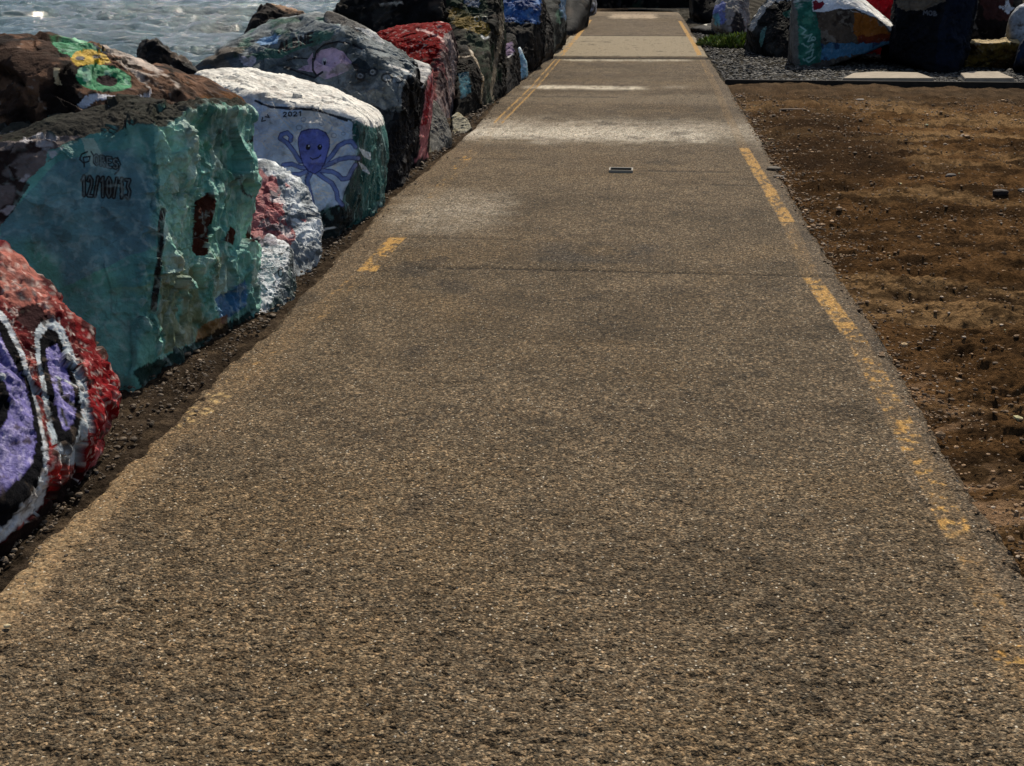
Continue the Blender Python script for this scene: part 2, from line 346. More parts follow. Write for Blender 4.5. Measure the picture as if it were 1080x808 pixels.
    low = V_[ring].copy(); low[:, 2] = -.16
    V_ = np.concatenate([V_, low]); k = len(ring); j = np.arange(k)
    F = np.concatenate([F, np.stack([ring[j], n0+j, n0+(j+1) % k, ring[(j+1) % k]], 1)])
    cc = np.concatenate([c.reshape(-1, 3), sm.reshape(-1, 1)], 1); cc = np.concatenate([cc, cc[ring]])
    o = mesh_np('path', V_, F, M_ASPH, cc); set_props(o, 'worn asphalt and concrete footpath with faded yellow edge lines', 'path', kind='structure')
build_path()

# ---------------------------------------------------------------- ground on both sides
Y_KERB = G(900, 86)[1]
def dirt_fields(P, fine):
    cl = ridged(P*np.array([1, 1.3, 1]), 2.2, 3, 101)*.028 + fbm(P*np.array([.8, 1.6, 1]), 6, 5, 103, .62)*.030 - np.abs(fbm(P*np.array([.7, 1.5, 1]), 9, 4, 104, .6))*.020
    a, b, _ = worley2(P[:, 0]+.03*vn(P, 9, 9), P[:, 1], 13, 107); clod = (1-ss(a, .1, .75))*.010*ss(vn(P, 1.6, 109), -.3, .5)
    fi = (vn(P*np.array([.7, 1.2, 1]), 26, 110)*.007+vn(P, 45, 111)*.006+vn(P, 90, 112)*.003)*fine
    return cl + clod*np.clip(fine*1.5, 0, 1) + fi
def build_right():
    py = np.concatenate([np.arange(830, 84, -1.2)])
    yy = np.array([gy(p) for p in py]); yy = yy[yy < Y_KERB]; yy = np.concatenate([np.arange(-6, yy[0]-.02, .15), yy, [Y_KERB]])
    nc = 620; t = np.linspace(0, 1, nc)
    off = -.12 + 9.0*(.35*t + .65*t**2.2); x0 = ext(RE, yy)
    X = x0[:, None] + off[None]; Y = np.repeat(yy[:, None], nc, 1); sh = X.shape
    P = np.stack([X, Y, X*0], -1).reshape(-1, 3); d = np.gradient(yy)[:, None]*np.ones(sh)
    fine = np.clip(1.5-d/.03, 0.15, 1).ravel()
    h = dirt_fields(P, fine); e = (X-x0[:, None]).ravel()
    near = ss(e, 0, .25)
    Z = -.030 + h*(.55+.8*near)+.010*ss(e, .1, .5) - .05*(1-ss(e, -.11, -.05)) + vn(P, .45, 120)*.035*near
    c = np.ones((len(P), 3))*np.array([.150, .082, .036])
    a = fbm(P, 1.1, 4, 121); b = fbm(P*np.array([1, 1.6, 1]), 6, 4, 123)
    c = c*(1+.25*a+.32*b)[:, None]
    m = ss(fbm(P*np.array([.7, 1.4, 1]), 1.2, 4, 125), .0, .5)[:, None]*.6; c = c*(1-m)+m*np.array([.40, .25, .12])
    m = ss(fbm(P*np.array([.6, 1.7, 1]), 2.6, 6, 127, .68), -.0, .28)[:, None]*.72; c = c*(1-m)+m*np.array([.038, .024, .014])
    m = ss(fbm(P*np.array([.7, 1.5, 1]), 16, 4, 128, .65), .1, .4)[:, None]*.6; c = c*(1-m)+m*np.array([.035, .022, .013])
    # pale trodden clay tight to the path at the near end, dark patch further off
    m = ((1-ss(e+.22*b, .10, .30))*(1-ss(P[:, 1], 4.2, 5.2))*ss(b+a, -.3, .1))[:, None]*.8; c = c*(1-m)+m*np.array([.40, .25, .145])
    c0 = G(865, 140); dd = ((P[:, 0]-c0[0])/.75)**2+((P[:, 1]-c0[1])/2.6)**2; m = ((1-ss(dd+a*.5, .4, 1.4))*.7)[:, None]; c = c*(1-m)+m*np.array([.05, .032, .02])
    # greyer gravelly dirt towards the edging
    m = (ss(P[:, 1], gy(118), gy(92))*.7)[:, None]; c = c*(1-m)+m*np.array([.115, .083, .055])*(1+.5*b)[:, None]
    Z = Z*(1-ss(P[:, 1], Y_KERB-1.5, Y_KERB)*.4)
    V_ = np.stack([P[:, 0], P[:, 1], Z], 1)
    o = mesh_np('dirt_ground', V_, grid_faces(*sh), M_DIRT, c); set_props(o, 'bare red brown dirt beside the path', 'dirt', kind='structure')
    # gravel beyond the edging board
    yy = np.concatenate([[Y_KERB], np.array([gy(p) for p in np.arange(84, 6, -.6)]), np.geomspace(75, 900, 30)]); yy = np.unique(yy[yy >= Y_KERB])
    off = np.concatenate([np.linspace(-.12, 12, 420), np.geomspace(12.5, 900, 40)])
    x0 = ext(RE, yy); x0 = np.where(yy > YEND, x0-4*ss(yy, YEND, YEND+2), x0)
    X = x0[:, None]+off[None]; Y = np.repeat(yy[:, None], len(off), 1); sh = X.shape; P = np.stack([X, Y, X*0], -1).reshape(-1, 3)
    a, b_, cid = worley2(P[:, 0], P[:, 1], 9, 140)
    Z = -.03 + (1-ss(a, .1, .7))*.03*(P[:, 1] < 60) + fbm(P, 1.2, 3, 141)*.02; e = (X-x0[:, None]).ravel(); Z -= .05*(1-ss(e, -.1, 0))
    c = np.ones((len(P), 3))*np.array([.075, .068, .056])*(.55+1.0*cid**1.5)[:, None]*(1+.3*fbm(P, 2, 3, 142))[:, None]
    o = mesh_np('gravel_ground', np.stack([P[:, 0], P[:, 1], Z], 1), grid_faces(*sh), M_DIRT, c); set_props(o, 'grey gravel ground under the right hand boulders', 'gravel', kind='structure')
build_right()
def build_left():
    py = np.arange(830, 8, -1.5); yy = np.array([gy(p) for p in py]); yy = np.concatenate([np.arange(-6, yy[0]-.02, .2), yy, np.arange(yy[-1]+1, 90, 2)])
    off = np.concatenate([np.linspace(.12, -.9, 200), np.linspace(-.92, -7.0, 160)])
    x0 = ext(LE, yy); x0 = np.where(yy > YEND, x0+3.0*ss(yy, YEND, YEND+2), x0)
    X = x0[:, None]+off[None]; Y = np.repeat(yy[:, None], len(off), 1); sh = X.shape; P = np.stack([X, Y, X*0], -1).reshape(-1, 3)
    e = np.repeat(off[None], len(yy), 0).ravel()
    d = (np.gradient(yy)[:, None]*np.ones(sh)).ravel(); fine = np.clip(1.5-d/.03, .15, 1)
    Z = -.020 + fbm(P, 7, 4, 151)*.020 + vn(P, 50, 152)*.006*fine + (vn(P, 24, 158))*.006 - .06*ss(e, .05, .12) - ss(-e, .9, 6.6)*3.2 + ss(-e, 1.0, 1.6)*fbm(P, 1.1, 4, 153)*.25
    c = np.ones((len(P), 3))*np.array([.072, .053, .037])*(1+.6*fbm(P, 14, 5, 155, .7)+.25*fbm(P, 1.5, 3, 156))[:, None]
    m = (ss(fbm(P, 14, 3, 157), .25, .7)*.5)[:, None]; c = c*(1-m)+m*np.array([.19, .135, .085])
    m = ss(-e, .9, 1.5)[:, None]; c = c*(1-m)+m*np.array([.035, .033, .03])
    o = mesh_np('verge_ground', np.stack([P[:, 0], P[:, 1], Z], 1), grid_faces(*sh), M_DIRT, c); set_props(o, 'dark soil verge falling to the sea behind the boulders', 'soil', kind='structure')
build_left()
def build_sea():
    az = R(1)*np.concatenate([np.linspace(-170, -40, 40), np.linspace(-39.5, -8, 420), np.linspace(-7, 170, 50)])
    r = np.concatenate([np.geomspace(3, 14, 30), np.geomspace(14.2, 230, 620), np.geomspace(235, 4000, 30)])
    Rr, A = np.meshgrid(r, az, indexing='ij'); X = Rr*np.sin(A); Y = Rr*np.cos(A)
    P = np.stack([X, Y, X*0], -1).reshape(-1, 3)
    ca, sa = math.cos(R(16)), math.sin(R(16)); Q = np.stack([P[:, 0]*ca+P[:, 1]*sa, -P[:, 0]*sa+P[:, 1]*ca, P[:, 2]], 1)
    Q = Q + np.stack([fbm(P, .12, 2, 5), fbm(P, .12, 2, 6), P[:, 2]*0], 1)*1.5
    fade = 1-ss(Rr.ravel(), 180, 500)
    h = (1-np.abs(vn(Q*np.array([.11, .34, 1]), 1, 201))*2)*.62 + vn(Q*np.array([.05, .15, 1]), 1, 209)*.45 + (1-np.abs(vn(Q*np.array([.3, .9, 1]), 1, 203))*2)*.30 + vn(Q*np.array([.9, 2.2, 1]), 1, 205)*.13 + vn(Q*np.array([2, 4.2, 1]), 1, 207)*.06
    V_ = np.stack([P[:, 0], P[:, 1], -2.55+h*fade], 1)
    o = mesh_np('sea', V_, grid_faces(len(r), len(az)), water_mat()); set_props(o, 'grey green sea with small choppy waves', 'sea', kind='structure')
build_sea()

# ---------------------------------------------------------------- boulders
_ico = {}
def ico(n):
    if n not in _ico:
        bm = bmesh.new(); bmesh.ops.create_icosphere(bm, subdivisions=min(n, 6)+0, radius=1)
        v = np.array([x.co[:] for x in bm.verts], np.float64); f = np.array([[q.index for q in x.verts] for x in bm.faces], np.int64); bm.free()
        for _ in range(max(0, n-6)):
            e = np.sort(np.concatenate([f[:, [0, 1]], f[:, [1, 2]], f[:, [2, 0]]]), 1); key = e[:, 0]*len(v)+e[:, 1]
            u, inv = np.unique(key, return_inverse=True); a = u//len(v); b = u % len(v); mid = v[a]+v[b]; mid /= np.linalg.norm(mid, axis=1)[:, None]
            m = inv.reshape(3, -1).T + len(v)
            f = np.concatenate([np.stack([f[:, 0], m[:, 0], m[:, 2]], 1), np.stack([f[:, 1], m[:, 1], m[:, 0]], 1), np.stack([f[:, 2], m[:, 2], m[:, 1]], 1), m]); v = np.concatenate([v, mid])
        v /= np.linalg.norm(v, axis=1)[:, None]
        _ico[n] = (v, f)
    return _ico[n]
def hull_planes(pts, rng, chips, chipd):
    bm = bmesh.new()
    for p in pts: bm.verts.new(p)
    r = bmesh.ops.convex_hull(bm, input=bm.verts); 
    bm.normal_update(); c = np.mean(pts, 0); out = []
    for f in bm.faces:
        n = np.array(f.normal); d = n @ (np.array(f.verts[0].co)-c)
        if np.linalg.norm(n) < .5: continue
        if d < 0: n, d = -n, -d
        if d < 1e-4: continue
        for k in out:
            if k[0] @ n > .992 and abs(k[1]-d) < .03: break
        else: out.append((n, d))
    bm.free()
    for _ in range(chips):
        u = rng.normal(size=3); u /= np.linalg.norm(u)
        s = max((p-c) @ u for p in pts); out.append((u, s*(1-chipd*rng.random())))
    return c, np.array([k[0] for k in out]), np.array([k[1] for k in out])

class Paint:
    """paint layers of one boulder: each is laid on the stone where its outline falls and then stays on the surface"""
    def __init__(s, P, Nn):
        s.P = P; s.N = Nn; s.x, s.y = proj(P); v = CP-P; v /= np.linalg.norm(v, axis=1)[:, None]; s.face = (np.einsum('ij,ij->i', v, Nn) > -.12)
        s.c = np.ones((len(P), 3))*.1; s.a = np.ones(len(P))*.3
    def mix(s, m, col, a=None):
        m = np.clip(m, 0, 1); s.c = s.c*(1-m[:, None])+m[:, None]*lin(col)
        if a is not None: s.a = s.a*(1-m)+m*a
        return s
    def base(s, col, a=.2): s.c[:] = lin(col); s.a[:] = a; return s
    def blotch(s, col, sc, th=.2, soft=.25, amt=.8, seed=1, a=None, st=(1, 1, 1)):
        return s.mix(ss(fbm(s.P*np.array(st), sc, 4, seed), th, th+soft)*amt, col, a)
    def up(s, col, t0=.55, t1=.75, amt=1, a=None): return s.mix(ss(s.N[:, 2]+.1*vn(s.P, 9, 4), t0, t1)*amt, col, a)
    def side(s, d, col, t0=.4, t1=.6, amt=1, a=None):
        d = np.array(d, float); d /= np.linalg.norm(d); return s.mix(ss(s.N @ d+.08*vn(s.P, 9, 5), t0, t1)*amt, col, a)
    def poly(s, pts, col, wob=2, amt=1, a=None, wsc=12, soft=0, seed=3):
        x = s.x+wob*vn(s.P, wsc, seed)+wob*.5*vn(s.P, wsc*3, seed+1); y = s.y+wob*vn(s.P, wsc, seed+2)+wob*.5*vn(s.P, wsc*3, seed+3)
        ins = np.zeros(len(x), bool); n = len(pts)
        for i in range(n):
            (x1, y1), (x2, y2) = pts[i], pts[(i+1) % n]
            if y1 == y2: continue
            ins ^= ((y1 > y) != (y2 > y)) & (x < (x2-x1)*(y-y1)/(y2-y1)+x1)
        return s.mix((ins & s.face)*amt*1.0, col, a)
    def tex(s, pts, col, sc, th, soft, amt=.8, st=(1, 1, 1), seed=9, wob=2, a=None):
        """patchy colour inside an outline"""
        c0, a0 = s.c.copy(), s.a.copy(); s.poly(pts, (255, 255, 255), wob, 1, None, seed=seed); m = (np.abs(s.c-c0).sum(1) > 1e-6); s.c, s.a = c0, a0
        return s.mix(m*ss(fbm(s.P*np.array(st), sc, 4, seed), th, th+soft)*amt, col, a)
    def stroke(s, pts, wd, col, a=.7, wob=0, amt=1, closed=False):
        pts = np.array(pts, float)
        if closed: pts = np.concatenate([pts, pts[:1]])
        lo = pts.min(0)-wd-3; hi = pts.max(0)+wd+3
        k = np.where(s.face & (s.x > lo[0]) & (s.x < hi[0]) & (s.y > lo[1]) & (s.y < hi[1]))[0]
        if len(k) == 0: return s
        x = s.x[k]; y = s.y[k]
        if wob: x = x+wob*vn(s.P[k], 20, 31); y = y+wob*vn(s.P[k], 20, 33)
        d = np.full(len(k), 1e9)
        for a_, b_ in zip(pts[:-1], pts[1:]):
            v = b_-a_; L2 = v @ v+1e-9; t = np.clip(((x-a_[0])*v[0]+(y-a_[1])*v[1])/L2, 0, 1)
            d = np.minimum(d, np.hypot(x-a_[0]-t*v[0], y-a_[1]-t*v[1]))
        m = np.zeros(len(s.x)); m[k] = (1-ss(d, wd*.5-.25, wd*.5+.35))*amt*(1 if wd < 4.7 else .72+.28*ss(vn(s.P[k], 45, 35), -.5, .0))
        return s.mix(m, col, a)
    def oval(s, cx, cy, rx, ry, col, rot=0, a=None, wob=0, amt=1):
        t = np.linspace(0, 2*math.pi, 28)[:-1]; c, q = math.cos(R(rot)), math.sin(R(rot))
        return s.poly([(cx+rx*math.cos(u)*c-ry*math.sin(u)*q, cy+rx*math.cos(u)*q+ry*math.sin(u)*c) for u in t], col, wob, amt, a)
    def ring(s, cx, cy, rx, ry, wd, col, amt=1):
        t = np.linspace(0, 2*math.pi, 20); return s.stroke([(cx+rx*math.cos(u), cy+ry*math.sin(u)) for u in t], wd, col, amt=amt)
FONT = {'0': [[(.5, 0), (.1, .2), (.1, .8), (.5, 1), (.9, .8), (.9, .2), (.5, 0)]], '1': [[(.2, .2), (.55, 0), (.55, 1)]], '2': [[(.1, .2), (.4, 0), (.85, .15), (.8, .45), (.1, 1), (.9, 1)]],
        '3': [[(.1, .05), (.85, .05), (.45, .4), (.9, .65), (.6, 1), (.1, .9)]], '7': [[(.1, 0), (.9, 0), (.4, 1)]], '4': [[(.7, 1), (.7, 0), (.1, .65), (.95, .65)]], '5': [[(.85, 0), (.2, 0), (.15, .45), (.7, .45), (.85, .75), (.5, 1), (.1, .9)]],
        '/': [[(.85, 0), (.15, 1)]], 'A': [[(0, 1), (.5, 0), (1, 1)], [(.2, .6), (.8, .6)]], 'B': [[(.1, 0), (.1, 1), (.7, .95), (.8, .7), (.1, .5), (.7, .3), (.6, .02), (.1, 0)]],
        'E': [[(.9, 0), (.1, 0), (.1, 1), (.9, 1)], [(.1, .5), (.7, .5)]], 'L': [[(.1, 0), (.1, 1), (.85, 1)]], 'N': [[(.1, 1), (.1, 0), (.9, 1), (.9, 0)]], 'M': [[(0, 1), (.1, 0), (.5, .6), (.9, 0), (1, 1)]],
        'O': [[(.5, 0), (.1, .2), (.1, .8), (.5, 1), (.9, .8), (.9, .2), (.5, 0)]], 'S': [[(.9, .1), (.5, 0), (.1, .2), (.2, .45), (.8, .55), (.85, .85), (.5, 1), (.1, .9)]], 'C': [[(.9, .1), (.4, 0), (.1, .4), (.2, .85), (.6, 1), (.9, .9)]],
        'G': [[(.9, .15), (.5, 0), (.1, .35), (.15, .8), (.6, 1), (.9, .8), (.9, .5), (.5, .5)]], 'K': [[(.1, 0), (.1, 1)], [(.85, 0), (.1, .55), (.9, 1)]], 'R': [[(.1, 1), (.1, 0), (.7, .05), (.75, .4), (.1, .5), (.85, 1)]],
        'D': [[(.1, 0), (.1, 1), (.7, .85), (.85, .5), (.7, .12), (.1, 0)]], '+': [[(.5, .15), (.5, .85)], [(.15, .5), (.85, .5)]]}
def text(p, s, x, y, ux, uy, w_, h_, wd, col, gap=.25, halo=None):
    """ux, uy: run of the baseline for one letter; letter height runs down"""
    for ph in ((halo, col) if halo else (col,)):
        X, Y = x, y
        for ch in s:
            for st in FONT.get(ch, []): p.stroke([(X+a*w_+0*b, Y+b*h_+a*uy/ux*w_) for a, b in st], wd*(2.2 if ph is halo and halo else 1), ph)
            X += w_*(1+gap); Y += uy/ux*w_*(1+gap)

LG = 'painted boulders along the sea side of the path'
RG = 'painted boulders on the gravel to the right'
def facets(S, sc, seed, slope):
    Q = S*sc+500.0; I = np.floor(Q).astype(np.int64); d1 = np.full(len(S), 9.0, np.float32); d2 = d1.copy(); h1 = np.zeros(len(S), np.float32)
    for a in (-1, 0, 1):
        for b in (-1, 0, 1):
            for c in (-1, 0, 1):
                J = (I[:, 0]+a, I[:, 1]+b, I[:, 2]+c); H = [_h(*J, seed+k) for k in range(6)]
                dx = J[0]+H[0]-Q[:, 0]; dy = J[1]+H[1]-Q[:, 1]; dz = J[2]+H[2]-Q[:, 2]; d = (dx*dx+dy*dy+dz*dz).astype(np.float32)
                h = (H[3]-.5)*dx+(H[4]-.5)*dy+(H[5]-.5)*dz+(H[3]-.5)*.25
                m = d < d1; d2 = np.where(m, d1, np.minimum(d2, d)); d1 = np.where(m, d, d1); h1 = np.where(m, h, h1)
    return h1*2*slope/sc, np.sqrt(d2)-np.sqrt(d1)
def boulder(label, pts, paint, lvl=6, seed=0, rnd=26, chips=7, chipd=.10, amp=1.0, group=LG, rough=1.0, crack=0.0, mat=None, strata=0, near=.45, wear=1.0, relief=None, seam=1.0):
    rng = np.random.default_rng(seed+17); pts = [np.array(p, float) for p in pts]
    c, PN, PD = hull_planes(pts, rng, chips, chipd)
    u, F = ico(lvl)
    tc = CP-c; tc /= np.linalg.norm(tc); tc[2] *= .6
    u = u + tc*near; u = u/np.linalg.norm(u, axis=1)[:, None]
    A = np.clip(u @ (PN/PD[:, None]).T, 0, None); mx = A.max(1, keepdims=True); W = (A/mx)**rnd
    t = 1/(mx[:, 0]*W.sum(1)**(1/rnd)); n = (W[:, :, None]*PN[None]).sum(1) if len(u) < 200000 else W @ PN; n /= np.linalg.norm(n, axis=1)[:, None]
    P = c+u*t[:, None]; size = float(np.median(t)); S = P+seed*3.7
    g = amp*size
    h = fbm(S, 1.6/size, 3, 301)*.045*g; rl = relief(n) if relief else 1.0
    h += (np.abs(vn(S+.25*np.stack([vn(S, 3, 1), vn(S, 3, 2), vn(S, 3, 3)], 1), 3.2/size, 311))*-1+.35)*.045*g
    # broken facets: planes of differing tilt with sharp steps between them
    hf, gap = facets(S*np.array([1, 1, .75])+.05*np.stack([vn(S, 6, 1), vn(S, 6, 2), vn(S, 6, 3)], 1), 3.0/size, 321, .20*amp*rough)
    h += hf*rl - (1-ss(gap, 0, .08))*.010*g*rough*seam
    if lvl > 5 or amp > 1:
        hf, gap = facets(S+.02*np.stack([vn(S, 20, 1), vn(S, 20, 2), vn(S, 20, 3)], 1), 9/size, 331, .34*amp*rough)
        msk = ss(fbm(S, 1.8/size, 2, 333), -.3, .2)
        h += (hf - (1-ss(gap, 0, .10))*.003*g*seam)*msk*rl
        if lvl > 6: hf, gap = facets(S+.01*vn(S, 40, 1)[:, None], 26/size, 335, .40*amp*rough); h += hf*ss(fbm(S, 2.5/size, 2, 337), -.2, .3)*rl
        h += ridged(S, 9/size, 4, 341)*.015*g*rough*rl + fbm(S, 30/size, 3, 345)*.0035*g*rough
    if strata: h += ridged(S @ np.array(Euler((.3, .5, 0)).to_matrix())*np.array([1, 1, 4]), 3/size, 3, 351)*.02*g*strata
    if crack:
        ck = 1-ss(np.abs(fbm(S, 1.5/size, 3, 361)), 0, .03); h -= ck*.03*g*crack
    Q = P+n*h[:, None]
    # real normals for the paint to look at
    fn = np.cross(Q[F[:, 1]]-Q[F[:, 0]], Q[F[:, 2]]-Q[F[:, 0]]); vnm = np.zeros_like(Q)
    for k in range(3):
        for ax in range(3): vnm[:, ax] += np.bincount(F[:, k], fn[:, ax], len(Q))
    vnm /= np.linalg.norm(vnm, axis=1)[:, None]+1e-12
    p = Paint(Q, n*.6+vnm*.4); p.N /= np.linalg.norm(p.N, axis=1)[:, None]; p.fine = vnm; p.hull = n
    paint(p)
    if wear:
        f1 = fbm(S, 13/size, 4, 371, .6); f2 = fbm(S, 2.2/size, 2, 373)
        p.mix(ss(f1+.35*f2, .50, .62)*.75*wear, (74, 64, 56), .1)
        p.mix(ss(fbm(S, 22/size, 3, 375)-.3*f2, .55, .75)*.30*wear*(p.c.max(1) > .06), (214, 208, 198))
        p.c *= (1+.22*fbm(S, 5/size, 4, 377))[:, None]
    cc = np.concatenate([np.clip(p.c, .003, .9), p.a[:, None]], 1)
    o = mesh_np('boulder', (Q-c), F, mat or M_ROCK, cc); o.location = c
    set_props(o, label, 'boulder', group)
    return o
def gp(px, py, z=-.12): 
    q = G(px, py, 0.0); return np.array([q[0], q[1], z])
def off(p, x=0, y=0, z=0): return np.array(p)+np.array([x, y, z])

exec_list = []
# ---- the purple and red boulder, nearest left
def L1():
    a = gp(-10, 585); b = gp(72, 512); pts = [a, b, V(112, 455, gy(512)+.12), V(131, 402, gy(512)+.25), V(106, 368, gy(512)+.35), V(74, 333, gy(512)+.40), V(48, 290, gy(512)+.42), V(20, 262, gy(512)+.40), V(-40, 250, gy(512)+.35),
          V(0, 545, a[1]-.0), V(-200, 420, gy(600)), off(a, -.7, -.15), off(a, -.8, .6), off(b, -.4, .55, 0), V(-140, 290, gy(512)+.3), off(b, -1.2, .7, .6)]
    pu = (96, 88, 156); wh = (186, 192, 198); bk = (14, 14, 18); rd = (122, 12, 20)
    def paint(p):
        p.base((86, 10, 18), .35)
        p.blotch((52, 8, 14), 6, -.1, .3, .8, 2).blotch((168, 84, 76), 14, .2, .2, .7, 3)
        p.poly([(0, 260), (30, 268), (60, 330), (50, 340), (30, 330), (0, 312)], (190, 120, 105), 3, .6)
        p.poly([(78, 335), (95, 352), (140, 400), (138, 430), (100, 490), (80, 500), (95, 430), (88, 380)], rd, 2).tex([(78, 335), (95, 352), (140, 400), (138, 430), (100, 490), (80, 500), (95, 430), (88, 380)], (205, 110, 110), 12, .25, .3, .7)
        p.poly([(22, 325), (40, 318), (55, 338), (50, 352), (30, 348), (18, 335)], (45, 12, 16), 2)
        # panels
        p.poly([(-300, 300), (-10, 318), (6, 332), (26, 372), (42, 430), (50, 468), (52, 500), (46, 530), (20, 556), (0, 573), (-300, 720)], wh, 1.0, 1, .8)
        p.poly([(-300, 340), (-10, 328), (4, 342), (20, 372), (36, 420), (45, 462), (46, 490), (39, 514), (14, 546), (-10, 570), (-300, 700)], bk, .8, 1, .05)
        p.poly([(-300, 350), (-12, 330), (-1, 348), (6, 366), (27, 405), (35, 440), (38, 468), (35, 486), (14, 510), (0, 526), (-80, 575), (-300, 640)], pu, 1.0, 1, .75)
        # central oval
        o_ = [(36, 350), (44, 338), (56, 335), (66, 345), (78, 375), (92, 410), (96, 445), (90, 470), (78, 490), (66, 488), (55, 465), (47, 430), (40, 390)]
        p.poly(o_, (170, 182, 190), 1.5, 1, .8)
        i_ = [(42, 358), (50, 346), (60, 350), (70, 378), (84, 410), (87, 440), (82, 460), (74, 472), (62, 468), (54, 440), (48, 405), (43, 380)]
        p.poly(i_, bk, .8, 1, .05)
        j_ = [(48, 368), (60, 362), (66, 380), (78, 412), (80, 434), (76, 448), (68, 455), (62, 440), (56, 410), (50, 385)]
        p.poly(j_, pu, .8, 1, .75)
        p.stroke([(62, 402), (66, 418), (78, 428)], 4, bk).stroke([(65, 432), (70, 448)], 3, bk).stroke([(60, 398), (70, 402), (80, 408)], 2, wh)
        p.poly([(54, 462), (62, 485), (68, 492), (66, 508), (52, 522), (50, 490)], (160, 26, 24), 1.5, 1, .6)
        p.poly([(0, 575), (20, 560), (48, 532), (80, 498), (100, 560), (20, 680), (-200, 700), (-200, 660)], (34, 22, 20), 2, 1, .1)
        p.oval(-4, 425, 14, 28, bk, 0, .05)
        p.oval(2, 397, 5, 4, wh)
        # brush texture: pale flecks along the crests of a ridged noise
        k = ridged(p.P, 48, 3, 7); m = ss(k, .45, .8)*.55*(p.face); blue = (p.c[:, 2] > p.c[:, 0]*1.5); p.mix(m*blue, (190, 180, 220)); p.mix(ss(k, .66, .8)*.65*(~blue)*(p.x > 0)*(p.y < 520)*(p.c[:, 0] > .03), (222, 206, 196)); p.mix(ss(fbm(p.P, 26, 3, 9), .3, .5)*.7*(~blue)*(p.c[:, 0] > .3), (70, 64, 66))
        p.mix(ss(-k+fbm(p.P, 14, 2, 8)*.5, .15, .6)*.45*blue, (52, 48, 110))
    boulder('boulder painted purple with black and white outlines and red edge, nearest on left', pts, paint, 7, 1, rnd=60, chips=12, chipd=.07, amp=.85, near=.6, rough=1.35, wear=1.0, seam=.6)
L1()
